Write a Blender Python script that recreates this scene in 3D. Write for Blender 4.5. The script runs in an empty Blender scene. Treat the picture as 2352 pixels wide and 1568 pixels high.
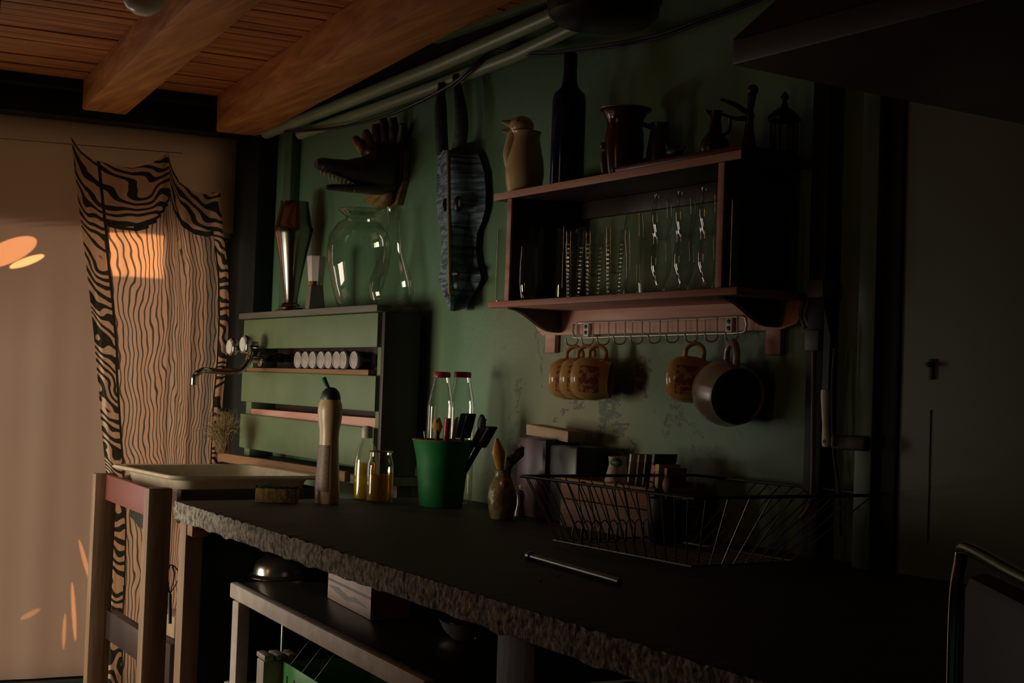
import bpy, bmesh, math, random
from mathutils import Vector, Matrix, noise
random.seed(7)
V = Vector
SC = bpy.context.scene
COL = SC.collection

# ------------------------------------------------------------------ camera
W_, H_, F_ = 2352, 1568, 2352 * 50 / 36
YAW, TILT, ROLL = math.radians(33.05), math.radians(1.93), math.radians(2.0)
EYE = V((0, -2.0, 1.18))
r0 = V((math.sin(YAW), math.cos(YAW), 0)); f0 = V((-math.cos(YAW), math.sin(YAW), 0))
FWD = (f0 * math.cos(TILT) + V((0, 0, math.sin(TILT)))).normalized()
u0 = r0.cross(FWD)
RT = r0 * math.cos(ROLL) + u0 * math.sin(ROLL)
UP = -r0 * math.sin(ROLL) + u0 * math.cos(ROLL)
cd = bpy.data.cameras.new('camera'); cd.lens = 50; cd.sensor_width = 36; cd.clip_start = .02; cd.clip_end = 60
cam = bpy.data.objects.new('camera', cd); COL.objects.link(cam)
cam.matrix_world = Matrix(((RT.x, UP.x, -FWD.x, EYE.x), (RT.y, UP.y, -FWD.y, EYE.y), (RT.z, UP.z, -FWD.z, EYE.z), (0, 0, 0, 1)))
SC.camera = cam

def ray(px, py): return FWD * F_ + RT * (px - W_ / 2) - UP * (py - H_ / 2)
def onY(px, py, y): d = ray(px, py); return EYE + d * ((y - EYE.y) / d.y)
def onZ(px, py, z): d = ray(px, py); return EYE + d * ((z - EYE.z) / d.z)
def onP(px, py, o, n): d = ray(px, py); return EYE + d * ((o - EYE).dot(n) / d.dot(n))

# the ceiling, its beams and the curtained end wall are turned a few degrees against the green wall
E1 = V((.9917, -.1285, 0)); E2 = V((-.1285, -.9917, 0)); O_ = V((-4.85, 0, 0))
def R(a, s, z): return O_ + E1 * a + E2 * s + V((0, 0, z))
def onF(px, py, a): return onP(px, py, O_ + E1 * a, E1)

# ------------------------------------------------------------------ world, daylight, exposure
wd = bpy.data.worlds.new('world'); SC.world = wd; wd.use_nodes = True
bg = wd.node_tree.nodes['Background']; bg.inputs[0].default_value = (.48, .8, .66, 1); bg.inputs[1].default_value = .010
def area(name, loc, target, sx, sy, power, col, spread=180, shape='RECTANGLE', roll=0):
    l = bpy.data.lights.new(name, 'AREA'); l.shape = shape; l.size = sx; l.size_y = sy
    l.energy = power; l.color = col; l.spread = math.radians(spread)
    o = bpy.data.objects.new(name, l); COL.objects.link(o); o.location = loc
    o.rotation_euler = ((target - loc).to_track_quat('-Z', 'Y') @ Matrix.Rotation(roll, 3, 'Z').to_quaternion()).to_euler()
    return o
# daylight through an invented wide low window in the front wall (behind and left of the camera), dusk sky
area('added_front_daylight', V((-4.3, -3.40, .90)), V((-4.0, 0, .95)), 1.35, 1.2, 57, (1, .88, .66))
# invented bare pane left of the curtain, added for streaks on the glass
area('added_side_daylight', R(-.05, 1.52, 1.2), R(2, 1.3, 1.2), .46, 1.5, 8.4, (1, .86, .80))
# invented slim window out of view, added for the orange glints
area('added_sunset_slit', V((-2.56, -3.42, 1.5)), V((-2.5, 0, 1.45)), .11, 1.0, 1.7, (1, .46, .13))
# dusk sky at the glass of the curtained door
area('daylight_behind_curtain', R(-.035, .66, 1.08), R(1, .66, 1.08), 1.04, 1.86, 2.3, (1, .54, .335))
# small lamps just behind the curtain, standing in for low sun through gaps
def sun_patch(px, py, w, h, power, roll=0, col=(1, .36, .10), shape='RECTANGLE', spread=9):
    p = onF(px, py, .03); area('sun_spot_lamp', p - E1 * .055, p, w, h, power, col, spread, shape, roll)
sun_patch(306, 588, .20, .15, .085, col=(1, .40, .14))
sun_patch(20, 578, .20, .075, .075, roll=-.50, col=(1, .38, .14), shape='ELLIPSE')
sun_patch(62, 600, .12, .026, .03, roll=-.42, col=(1, .45, .16), shape='ELLIPSE')
sun_patch(196, 1290, .014, .16, .006, roll=-.30, shape='ELLIPSE')
sun_patch(170, 1405, .014, .20, .008, roll=-.10, shape='ELLIPSE')
sun_patch(148, 1450, .012, .12, .003, shape='ELLIPSE')
sun_patch(70, 1410, .07, .018, .0018, roll=-.5, shape='ELLIPSE')
vs = SC.view_settings
vs.view_transform = 'Standard'; vs.look = 'None'; vs.gamma = 1; vs.use_curve_mapping = False; vs.exposure = 0
SC.cycles.transparent_max_bounces = 32
SC.cycles.max_bounces = 10
SC.cycles.sample_clamp_indirect = 2.0

# ------------------------------------------------------------------ materials
MATS = {}
def mat(name, col, rough=.6, metal=0, col2=None, scale=20, stretch=(1, 1, 1), bump=0, thr=(.35, .65), spec=.5, emit=None, detail=6, distort=0):
    if name in MATS: return MATS[name]
    m = bpy.data.materials.new(name); m.use_nodes = True; nt = m.node_tree; b = nt.nodes['Principled BSDF']
    b.inputs['Base Color'].default_value = (*col, 1); b.inputs['Roughness'].default_value = rough
    b.inputs['Metallic'].default_value = metal; b.inputs['Specular IOR Level'].default_value = spec
    if col2 is None: col2 = tuple(c * .82 for c in col)
    tc = nt.nodes.new('ShaderNodeTexCoord'); mp = nt.nodes.new('ShaderNodeMapping'); mp.inputs['Scale'].default_value = stretch
    nz = nt.nodes.new('ShaderNodeTexNoise'); nz.inputs['Scale'].default_value = scale; nz.inputs['Detail'].default_value = detail
    nz.inputs['Distortion'].default_value = distort
    cr = nt.nodes.new('ShaderNodeValToRGB'); e = cr.color_ramp.elements
    e[0].position, e[1].position = thr; e[0].color = (*col2, 1); e[1].color = (*col, 1)
    L = nt.links.new
    L(tc.outputs['Object'], mp.inputs[0]); L(mp.outputs[0], nz.inputs['Vector']); L(nz.outputs['Fac'], cr.inputs[0]); L(cr.outputs[0], b.inputs['Base Color'])
    if bump:
        bp = nt.nodes.new('ShaderNodeBump'); bp.inputs['Strength'].default_value = bump; bp.inputs['Distance'].default_value = .01
        L(nz.outputs['Fac'], bp.inputs['Height']); L(bp.outputs[0], b.inputs['Normal'])
    if emit: b.inputs['Emission Color'].default_value = (*emit[0], 1); b.inputs['Emission Strength'].default_value = emit[1]
    MATS[name] = m; return m
def wood(name, a, b, axis, scale=9, rough=.6, bump=.15):
    st = {'x': (.08, 1, 1), 'y': (1, .08, 1), 'z': (1, 1, .08)}[axis]
    return mat(name, a, rough, 0, b, scale, tuple(s * 4 for s in st), bump, (.3, .7), .35, detail=8, distort=.6)
def glass(name, tint=(1, 1, 1), edge=.55, rough=.02):
    if name in MATS: return MATS[name]
    m = bpy.data.materials.new(name); m.use_nodes = True; nt = m.node_tree; nt.nodes.clear(); L = nt.links.new
    out = nt.nodes.new('ShaderNodeOutputMaterial'); mx = nt.nodes.new('ShaderNodeMixShader')
    tr = nt.nodes.new('ShaderNodeBsdfTransparent'); gl = nt.nodes.new('ShaderNodeBsdfGlossy'); lw = nt.nodes.new('ShaderNodeLayerWeight')
    fr = nt.nodes.new('ShaderNodeFresnel'); fr.inputs['IOR'].default_value = 1.5
    mc = nt.nodes.new('ShaderNodeMix'); mc.data_type = 'RGBA'
    lw.inputs['Blend'].default_value = .35
    mc.inputs[6].default_value = (*tint, 1); mc.inputs[7].default_value = (*[t * edge for t in tint], 1)
    gl.inputs['Roughness'].default_value = rough
    L(lw.outputs['Facing'], mc.inputs[0]); L(mc.outputs[2], tr.inputs[0])
    mf = nt.nodes.new('ShaderNodeMath'); mf.operation = 'MULTIPLY'; mf.inputs[1].default_value = 2.3; mn = nt.nodes.new('ShaderNodeMath'); mn.operation = 'MINIMUM'; mn.inputs[1].default_value = .28
    L(fr.outputs[0], mf.inputs[0]); L(mf.outputs[0], mn.inputs[0]); L(mn.outputs[0], mx.inputs[0]); L(tr.outputs[0], mx.inputs[1]); L(gl.outputs[0], mx.inputs[2]); L(mx.outputs[0], out.inputs[0])
    MATS[name] = m; return m
def cloth(name, col, pattern=None, trans=.5, dark=(.05, .06, .05), sheer=0):
    m = bpy.data.materials.new(name); m.use_nodes = True; nt = m.node_tree; nt.nodes.clear(); L = nt.links.new
    out = nt.nodes.new('ShaderNodeOutputMaterial'); mx = nt.nodes.new('ShaderNodeMixShader'); mx.inputs[0].default_value = trans
    df = nt.nodes.new('ShaderNodeBsdfDiffuse'); tl = nt.nodes.new('ShaderNodeBsdfTranslucent')
    L(df.outputs[0], mx.inputs[1]); L(tl.outputs[0], mx.inputs[2])
    if sheer:
        m2 = nt.nodes.new('ShaderNodeMixShader'); m2.inputs[0].default_value = sheer; tp = nt.nodes.new('ShaderNodeBsdfTransparent'); tp.inputs[0].default_value = (*col, 1)
        L(mx.outputs[0], m2.inputs[1]); L(tp.outputs[0], m2.inputs[2]); L(m2.outputs[0], out.inputs[0])
    else: L(mx.outputs[0], out.inputs[0])
    tc = nt.nodes.new('ShaderNodeTexCoord'); cr = nt.nodes.new('ShaderNodeValToRGB'); e = cr.color_ramp.elements
    if pattern is None:
        nz = nt.nodes.new('ShaderNodeTexNoise'); nz.inputs['Scale'].default_value = 3
        L(tc.outputs['Object'], nz.inputs['Vector']); fac = nz.outputs['Fac']; e[0].color = (*[c * .9 for c in col], 1); e[1].color = (*col, 1)
    else:
        mp = nt.nodes.new('ShaderNodeMapping'); mp.inputs['Scale'].default_value = pattern['map']; mp.inputs['Rotation'].default_value = (0, 0, pattern.get('rot', 0))
        # low frequency warp of the stripes
        nz = nt.nodes.new('ShaderNodeTexNoise'); nz.inputs['Scale'].default_value = pattern['nscale']; nz.inputs['Detail'].default_value = pattern.get('ndetail', 3)
        mp2 = nt.nodes.new('ShaderNodeMapping'); mp2.inputs['Scale'].default_value = pattern['nmap']
        ad = nt.nodes.new('ShaderNodeMix'); ad.data_type = 'VECTOR'; ad.blend_type if False else None
        ma = nt.nodes.new('ShaderNodeVectorMath'); ma.operation = 'MULTIPLY_ADD'
        L(tc.outputs['UV'], mp.inputs[0]); L(tc.outputs['UV'], mp2.inputs[0]); L(mp2.outputs[0], nz.inputs['Vector'])
        nt.nodes.remove(ad)
        L(nz.outputs['Color'], ma.inputs[0]); ma.inputs[1].default_value = (pattern['warp'],) * 3; L(mp.outputs[0], ma.inputs[2])
        wv = nt.nodes.new('ShaderNodeTexWave'); wv.wave_type = 'BANDS'; wv.bands_direction = 'X'; wv.inputs['Scale'].default_value = pattern['wscale']
        wv.inputs['Distortion'].default_value = pattern.get('dist', 0); wv.inputs['Detail'].default_value = 2; wv.inputs['Detail Scale'].default_value = pattern.get('dscale', 1)
        L(ma.outputs[0], wv.inputs['Vector']); fac = wv.outputs['Fac']
        e[0].position, e[1].position = pattern['thr']; e[0].color = (*dark, 1); e[1].color = (*col, 1)
    L(fac, cr.inputs[0]); L(cr.outputs[0], df.inputs[0]); L(cr.outputs[0], tl.inputs[0])
    MATS[name] = m; return m

def green_wall():
    m = bpy.data.materials.new('green_wall_paint'); m.use_nodes = True; nt = m.node_tree; b = nt.nodes['Principled BSDF']; L = nt.links.new
    b.inputs['Roughness'].default_value = .55
    tc = nt.nodes.new('ShaderNodeTexCoord')
    n1 = nt.nodes.new('ShaderNodeTexNoise'); n1.inputs['Scale'].default_value = 2.2; n1.inputs['Detail'].default_value = 6
    c1 = nt.nodes.new('ShaderNodeValToRGB'); c1.color_ramp.elements[0].color = (.135, .235, .125, 1); c1.color_ramp.elements[1].color = (.105, .23, .135, 1)
    c1.color_ramp.elements[0].position = .38; c1.color_ramp.elements[1].position = .66
    # worn, cracked plaster with a shape of its own: only in a patch below the shelf
    mp = nt.nodes.new('ShaderNodeMapping'); mp.inputs['Scale'].default_value = (5, 1, 7)
    n2 = nt.nodes.new('ShaderNodeTexNoise'); n2.inputs['Scale'].default_value = 1.3; n2.inputs['Detail'].default_value = 12; n2.inputs['Roughness'].default_value = .72; n2.inputs['Distortion'].default_value = .5
    gr = nt.nodes.new('ShaderNodeVectorMath'); gr.operation = 'DISTANCE'; gr.inputs[1].default_value = (-2.70, 0, 1.10)
    mr = nt.nodes.new('ShaderNodeMapRange'); mr.inputs[1].default_value = .05; mr.inputs[2].default_value = .60; mr.inputs[3].default_value = .030; mr.inputs[4].default_value = -.004; mr.clamp = False
    sb = nt.nodes.new('ShaderNodeMath'); sb.operation = 'SUBTRACT'; sb.inputs[1].default_value = .5
    ab = nt.nodes.new('ShaderNodeMath'); ab.operation = 'ABSOLUTE'
    gt = nt.nodes.new('ShaderNodeMath'); gt.operation = 'LESS_THAN'
    L(n2.outputs['Fac'], sb.inputs[0]); L(sb.outputs[0], ab.inputs[0])
    mx = nt.nodes.new('ShaderNodeMix'); mx.data_type = 'RGBA'; mx.inputs[7].default_value = (.07, .08, .05, 1)
    L(tc.outputs['Object'], n1.inputs['Vector']); L(n1.outputs['Fac'], c1.inputs[0]); L(tc.outputs['Object'], mp.inputs[0]); L(mp.outputs[0], n2.inputs['Vector'])
    L(tc.outputs['Object'], gr.inputs[0]); L(gr.outputs['Value'], mr.inputs[0]); L(ab.outputs[0], gt.inputs[0]); L(mr.outputs[0], gt.inputs[1])
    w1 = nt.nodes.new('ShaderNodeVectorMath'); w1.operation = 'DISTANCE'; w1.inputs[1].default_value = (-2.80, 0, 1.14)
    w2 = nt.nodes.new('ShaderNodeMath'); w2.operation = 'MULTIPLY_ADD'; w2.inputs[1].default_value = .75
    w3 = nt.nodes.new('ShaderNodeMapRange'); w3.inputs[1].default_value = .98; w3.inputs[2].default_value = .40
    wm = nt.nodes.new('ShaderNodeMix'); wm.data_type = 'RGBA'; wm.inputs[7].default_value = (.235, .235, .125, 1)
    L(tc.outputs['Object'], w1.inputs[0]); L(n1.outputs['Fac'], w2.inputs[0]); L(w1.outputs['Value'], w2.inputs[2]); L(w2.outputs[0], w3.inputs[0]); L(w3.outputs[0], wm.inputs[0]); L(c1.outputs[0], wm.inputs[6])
    n4 = nt.nodes.new('ShaderNodeTexNoise'); n4.inputs['Scale'].default_value = 11; n4.inputs['Detail'].default_value = 4
    g4 = nt.nodes.new('ShaderNodeMath'); g4.operation = 'GREATER_THAN'; g4.inputs[1].default_value = .54
    m4 = nt.nodes.new('ShaderNodeMath'); m4.operation = 'MULTIPLY'
    L(tc.outputs['Object'], n4.inputs['Vector']); L(n4.outputs['Fac'], g4.inputs[0]); L(g4.outputs[0], m4.inputs[0]); L(gt.outputs[0], m4.inputs[1])
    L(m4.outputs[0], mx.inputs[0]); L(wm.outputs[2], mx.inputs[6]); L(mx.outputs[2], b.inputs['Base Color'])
    bp = nt.nodes.new('ShaderNodeBump'); bp.inputs['Strength'].default_value = .35; bp.inputs['Distance'].default_value = .012
    n3 = nt.nodes.new('ShaderNodeTexNoise'); n3.inputs['Scale'].default_value = 14; n3.inputs['Detail'].default_value = 8
    L(tc.outputs['Object'], n3.inputs['Vector']); L(n3.outputs['Fac'], bp.inputs['Height']); L(bp.outputs[0], b.inputs['Normal'])
    MATS['green'] = m; return m

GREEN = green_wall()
GREENP = mat('green_painted_wood', (.165, .225, .115), .55, 0, (.125, .185, .095), 6, (1, 1, 1), .2)
PIPEP = mat('green_painted_pipe', (.34, .46, .28), .35, 0, (.26, .38, .23), 6)
GREENTRIM = mat('green_painted_trim', (.09, .18, .11), .45, 0, (.07, .14, .09), 6)
DARKTRIM = mat('dark_painted_shaded_timber', (.018, .026, .023), .55, 0, (.011, .017, .015), 8, spec=.25)  # dark paint, darkened further to carry the shelf's shade on the pillar
PINE = wood('orange_pine', (.72, .33, .095), (.38, .14, .038), 'x', 9)
PINEY = wood('orange_pine_boards', (.60, .26, .075), (.30, .105, .032), 'y', 8)
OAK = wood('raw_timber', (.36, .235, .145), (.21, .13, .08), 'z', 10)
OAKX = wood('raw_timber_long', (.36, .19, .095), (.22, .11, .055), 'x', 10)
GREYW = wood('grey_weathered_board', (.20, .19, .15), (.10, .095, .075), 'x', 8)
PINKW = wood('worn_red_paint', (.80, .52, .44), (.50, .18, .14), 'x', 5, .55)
DARKW = mat('dark_and_shaded_wood', (.06, .035, .03), .5, 0, (.03, .018, .016), 8, (1, 1, .2), .1)  # dark wood, also used where shade is put into a part's colour
REDW = mat('red_painted_board', (.23, .055, .033), .5, 0, (.19, .045, .028), 4)
BLACK = mat('black_plastic', (.012, .013, .013), .4)
BLACKM = mat('black_metal', (.02, .021, .02), .35, .6)
CHROME = mat('chrome', (.55, .55, .53), .14, 1)
STEEL = mat('brushed_steel', (.42, .41, .39), .3, 1)
WIRE = mat('plated_wire', (.34, .35, .33), .32, 1)
WHITEP = mat('white_plastic', (.86, .79, .74), .4)
ENAMEL = mat('cream_enamel', (.78, .68, .52), .22)
CONC = mat('rough_concrete', (.44, .40, .345), .9, 0, (.10, .09, .075), 75, (1, 1, 1), .9, (.36, .62))
CTOP = mat('dark_counter_screed', (.045, .043, .036), .62, 0, (.028, .027, .024), 9, (1, 1, 1), .25)
GL = glass('clear_glass', (.97, .98, .96), .82)
GLG = glass('greenish_glass', (.90, .97, .91), .72)
GLD = glass('smoked_glass', (.78, .80, .74), .6)
BLUEG = mat('cobalt_glass', (.006, .010, .045), .12)

# ------------------------------------------------------------------ mesh builder
class MB:
    def __init__(s): s.b = bmesh.new(); s.uv = None
    def hexa(s, p, a, b, c, bev=.0):
        p, a, b, c = V(p), V(a), V(b), V(c)
        if a.cross(b).dot(c) < 0: a, b = b, a
        vs_ = [s.b.verts.new(p + q) for q in (V(), a, a + b, b, c, a + c, a + b + c, b + c)]
        fs = [s.b.faces.new([vs_[i] for i in q]) for q in ((3, 2, 1, 0), (4, 5, 6, 7), (0, 1, 5, 4), (1, 2, 6, 5), (2, 3, 7, 6), (3, 0, 4, 7))]
        if bev:
            es = list({e for f in fs for e in f.edges})
            bmesh.ops.bevel(s.b, geom=es, offset=bev, segments=2, affect='EDGES', profile=.5)
        return s
    def box(s, x0, x1, y0, y1, z0, z1, bev=.003): return s.hexa((x0, y0, z0), (x1 - x0, 0, 0), (0, y1 - y0, 0), (0, 0, z1 - z0), bev)
    def bar(s, p, q, w, h, up=V((0, 0, 1)), bev=.002):
        p, q = V(p), V(q); d = q - p; sd = d.cross(up).normalized(); u = sd.cross(d).normalized()
        return s.hexa(p - sd * w / 2 - u * h / 2, d, sd * w, u * h, bev)
    def lathe(s, prof, M=None, segs=36, wob=None):
        M = M or Matrix.Identity(4); rings = []
        for i, (r, z) in enumerate(prof):
            if r < 1e-6: rings.append([s.b.verts.new(M @ V((0, 0, z)))])
            else:
                ring = []
                for k in range(segs):
                    a = 2 * math.pi * k / segs; rr = r * (wob(a, z) if wob else 1)
                    ring.append(s.b.verts.new(M @ V((rr * math.cos(a), rr * math.sin(a), z))))
                rings.append(ring)
        for A, B in zip(rings, rings[1:]):
            if len(A) == 1 and len(B) == 1: continue
            for k in range(segs):
                k2 = (k + 1) % segs
                if len(A) == 1: s.b.faces.new((A[0], B[k], B[k2]))
                elif len(B) == 1: s.b.faces.new((A[k], A[k2], B[0]))
                else: s.b.faces.new((A[k], A[k2], B[k2], B[k]))
        return s
    def tube(s, pts, r, segs=8, smooth=0, closed=False, flat=1.0):
        pts = [V(p) for p in pts]
        if smooth:
            out = []; n = len(pts)
            rng = range(n) if closed else range(n - 1)
            for i in rng:
                p1, p2 = pts[i], pts[(i + 1) % n]
                p0 = pts[i - 1] if (i > 0 or closed) else p1 * 2 - p2
                p3 = pts[(i + 2) % n] if (i + 2 < n or closed) else p2 * 2 - p1
                for k in range(smooth):
                    t = k / smooth
                    out.append(.5 * (2 * p1 + (p2 - p0) * t + (2 * p0 - 5 * p1 + 4 * p2 - p3) * t * t + (3 * p1 - p0 - 3 * p2 + p3) * t ** 3))
            if not closed: out.append(pts[-1])
            if isinstance(r, (list, tuple)):
                m = len(out) - 1; r = [r[min(int(j / m * (len(r) - 1)), len(r) - 2)] * (1 - (j / m * (len(r) - 1)) % 1) + r[min(int(j / m * (len(r) - 1)) + 1, len(r) - 1)] * ((j / m * (len(r) - 1)) % 1) if j < m else r[-1] for j in range(m + 1)]
            pts = out
        n = len(pts); rings = []; u = None
        for i, p in enumerate(pts):
            if closed: d = pts[(i + 1) % n] - pts[i - 1]
            else: d = pts[min(i + 1, n - 1)] - pts[max(i - 1, 0)]
            d.normalize()
            if u is None: u = d.orthogonal().normalized()
            else:
                u = (u - d * u.dot(d)); u = u.normalized() if u.length > 1e-6 else d.orthogonal().normalized()
            w = d.cross(u); rr = r[i] if isinstance(r, (list, tuple)) else r
            rings.append([s.b.verts.new(p + (u * math.cos(2 * math.pi * k / segs) + w * flat * math.sin(2 * math.pi * k / segs)) * rr) for k in range(segs)])
        prs = list(zip(rings, rings[1:])) + ([(rings[-1], rings[0])] if closed else [])
        for A, B in prs:
            for k in range(segs): s.b.faces.new((A[k], A[(k + 1) % segs], B[(k + 1) % segs], B[k]))
        if not closed: s.b.faces.new(rings[0][::-1]); s.b.faces.new(rings[-1])
        return s
    def prism(s, poly, d):
        d = V(d); A = [s.b.verts.new(V(p)) for p in poly]; B = [s.b.verts.new(V(p) + d) for p in poly]; n = len(A)
        s.b.faces.new(A[::-1]); s.b.faces.new(B)
        for k in range(n): s.b.faces.new((A[k], A[(k + 1) % n], B[(k + 1) % n], B[k]))
        return s
    def ball(s, c, r, sc=(1, 1, 1), seg=20, rot=None):
        M = Matrix.Translation(c) @ (rot.to_4x4() if rot else Matrix.Identity(4)) @ Matrix.Diagonal((*[r * q for q in sc], 1))
        bmesh.ops.create_uvsphere(s.b, u_segments=seg, v_segments=seg // 2, radius=1, matrix=M); return s
    def grid(s, fn, nu, nv, uv=None, mi=None):
        if uv and not s.uv: s.uv = s.b.loops.layers.uv.new('UVMap')
        g = [[s.b.verts.new(fn(i / nu, j / nv)) for j in range(nv + 1)] for i in range(nu + 1)]
        for i in range(nu):
            for j in range(nv):
                f = s.b.faces.new((g[i][j], g[i + 1][j], g[i + 1][j + 1], g[i][j + 1]))
                if mi: f.material_index = mi((i + .5) / nu, (j + .5) / nv)
                if uv:
                    for l, (a, c) in zip(f.loops, ((i, j), (i + 1, j), (i + 1, j + 1), (i, j + 1))): l[s.uv].uv = uv(a / nu, c / nv)
        return s
    def solid(s, t):
        bmesh.ops.solidify(s.b, geom=s.b.faces[:], thickness=t); return s
    def xform(s, M): bmesh.ops.transform(s.b, matrix=M, verts=s.b.verts[:]); return s
    def build(s, name, m, parent=None, ang=.7, fixn=True):
        if fixn: bmesh.ops.recalc_face_normals(s.b, faces=s.b.faces[:])
        for f in s.b.faces: f.smooth = True
        for e in s.b.edges:
            if len(e.link_faces) == 2 and e.calc_face_angle(0) > ang: e.smooth = False
        off = V()
        if parent is not None:
            q = parent
            while q: off += q.location; q = q.parent
        else:
            co = [v.co for v in s.b.verts]
            off = V(((min(c.x for c in co) + max(c.x for c in co)) / 2, (min(c.y for c in co) + max(c.y for c in co)) / 2, min(c.z for c in co)))
        bmesh.ops.translate(s.b, verts=s.b.verts[:], vec=-off)
        me = bpy.data.meshes.new(name); s.b.to_mesh(me); s.b.free()
        for k in (m if isinstance(m, (list, tuple)) else [m]): me.materials.append(k)
        o = bpy.data.objects.new(name, me); COL.objects.link(o)
        if parent is not None: o.parent = parent
        else: o.location = off
        return o
def tag(o, label, cat, group=None):
    o['label'] = label; o['category'] = cat
    if group: o['group'] = group
    return o
def thing(name, label, cat, loc, group=None):
    o = bpy.data.objects.new(name, None); COL.objects.link(o); o.location = V(loc); o.empty_display_size = .05
    return tag(o, label, cat, group)
def struct(o): o['kind'] = 'structure'; return o
def dup(root, loc, label=None, group=None, rotz=None):
    def cp(o, par):
        c = o.copy(); COL.objects.link(c)
        if par: c.parent = par
        for ch in list(o.children): cp(ch, c)
        return c
    r = cp(root, None); r.location = loc
    if rotz is not None: r.rotation_euler.z = rotz
    if label: r['label'] = label
    if group: r['group'] = group
    return r
def aim(loc, axis, roll=0):
    return Matrix.Translation(loc) @ V(axis).to_track_quat('Z', 'Y').to_matrix().to_4x4() @ Matrix.Rotation(roll, 4, 'Z')
def T(p): return Matrix.Translation(V(p))

# ------------------------------------------------------------------ the room
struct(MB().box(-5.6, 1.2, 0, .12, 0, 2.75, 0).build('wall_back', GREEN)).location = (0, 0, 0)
w = bpy.data.objects['wall_back']; 
for v in w.data.vertices: v.co += V(((-5.6 + 1.2) / 2, .06, 0))
struct(MB().box(-6.6, 1.4, -5.6, .12, -.08, 0, 0).build('floor', mat('dull_red_floor', (.34, .18, .11), .6, 0, (.24, .12, .08), 5)))
# curtained end wall: panels round the glazed opening
FARM = mat('dark_plaster', (.05, .07, .055), .7)
mb = MB()
def fw(s0, s1, z0, z1, a0=-.1, a1=0.0): mb.hexa(R(a0, s0, z0), E1 * (a1 - a0), E2 * (s1 - s0), V((0, 0, z1 - z0)))
fw(-.5, .10, 0, 2.4); fw(.10, 1.22, 2.06, 2.4); fw(1.22, 1.29, 0, 2.4); fw(1.76, 3.5, 0, 2.4); fw(1.29, 1.76, 2.0, 2.4); fw(1.29, 1.76, 0, .4); fw(.10, 1.22, 0, .13)
struct(mb.build('wall_left', FARM))
# unseen front wall with two invented windows; partition and header added to block their light
mb = MB()
for x0, x1, z0, z1 in ((-5.6, -5.0, 0, 2.4), (-5.0, -3.6, 0, .28), (-5.0, -3.6, 1.52, 2.4), (-3.6, -2.64, 0, 2.4), (-2.64, -2.48, 0, .98), (-2.64, -2.48, 2.02, 2.4), (-2.48, -1.6, 0, 2.4)): mb.box(x0, x1, -3.37, -3.25, z0, z1, 0)
struct(mb.build('wall_front', FARM))
struct(MB().box(-3.42, -3.30, -3.25, -1.60, .80, 2.16, 0).box(-3.42, -3.30, -3.25, -2.08, 0, .80, 0).box(-5.15, -2.66, -1.46, -1.40, 1.305, 2.16, 0).build('added_light_block', FARM))
# glazed door behind the curtain: frame bars and a dull transom pane
mb = MB()
for s in (.12, 1.20): mb.hexa(R(-.09, s - .02, .13), E1 * .05, E2 * .04, V((0, 0, 1.93)), .004)
for z in (.15, 2.03): mb.hexa(R(-.09, .14, z - .02), E1 * .05, E2 * 1.04, V((0, 0, .04)), .004)
dr = struct(mb.build('door_1', DARKTRIM))
blind_bottom = onF(0, 506, .012).z
o = MB().hexa(R(.010, -.02, blind_bottom), E1 * .002, E2 * 1.2, V((0, 0, 2.043 - blind_bottom))).build('roller_blind', cloth('cream_blind', (.54, .52, .45), None, .92))
tag(o, 'short cream roller blind behind the upper part of the curtain', 'blind')
# lintel
struct(MB().hexa(R(0.0, -.25, 2.045), E1 * .12, E2 * 3.6, V((0, 0, .085)), .004).hexa(R(0, -.25, 2.13), E1 * .17, E2 * 3.6, V((0, 0, .07)), .004).build('trim_1', DARKTRIM))
# boarded ceiling
CZ = 2.165
mb = MB(); a = -.12; k = 0
while a < 6.2:
    wdt = .068 + .008 * random.random(); dz = random.uniform(-.002, .002)
    mb.hexa(R(a, -1.3, CZ + dz), E1 * (wdt - .007), E2 * 5.4, V((0, 0, .02)), .002); a += wdt
mb.hexa(R(-.2, -1.3, CZ + .022), E1 * 6.6, E2 * 5.4, V((0, 0, .03)))
struct(mb.build('ceiling', PINEY))
# beams
def beam(p_right, wid, z0, z1, a1, label):
    # p_right: point on the beam's lower edge nearest the green wall, at its far end
    o = MB().hexa(V((p_right.x, p_right.y, z0)), E1 * a1, E2 * wid, V((0, 0, z1 - z0)), .006).build('ceiling_beam', PINE)
    tag(o, label, 'beam', 'wooden ceiling beams'); return o
beam(onZ(290, 264, 2.06), .145, 2.06, CZ, 4.2, 'orange pine beam in mid ceiling, its cut end over the zebra cloth')
beam(onZ(630, 294, 2.035) - E1 * .2, .15, 2.035, CZ, 4.2, 'orange pine beam running along the top of the green wall')

# corner post and green wall fittings
struct(MB().box(-4.85, -4.62, -.07, 0, .0, 2.04, .004).build('trim_2', DARKTRIM))
pX = onY(662, 400, -.03).x
struct(MB().box(pX - .03, pX + .03, -.035, 0, 1.40, 2.02, .004).build('trim_3', GREENTRIM))
def pipe(pts, y, r, name, label, m=PIPEP):
    o = MB().tube([onY(px, py, y) for px, py in pts], r, 14).build(name, m); return tag(o, label, 'pipe')
pipe([(611, 306), (800, 233), (1010, 149), (1290, 25), (1500, -75)], -.055, .020, 'water_pipe', 'upper green painted pipe along the top of the wall')
pipe([(690, 308), (850, 253), (1010, 195), (1190, 124), (1310, 66), (1350, 48)], -.030, .018, 'water_pipe', 'lower green painted pipe just under the upper wall pipe')
struct(MB().prism([onY(px, py, -.004) for px, py in ((640, 297), (872, 150), (1002, 84), (1300, -45), (1320, 0), (1280, 40), (1010, 156), (800, 240))], (0, -.010, 0)).build('shade_fill_board', DARKTRIM))  # dark fill board: the beam's shade as colour, above the pipes
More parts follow.
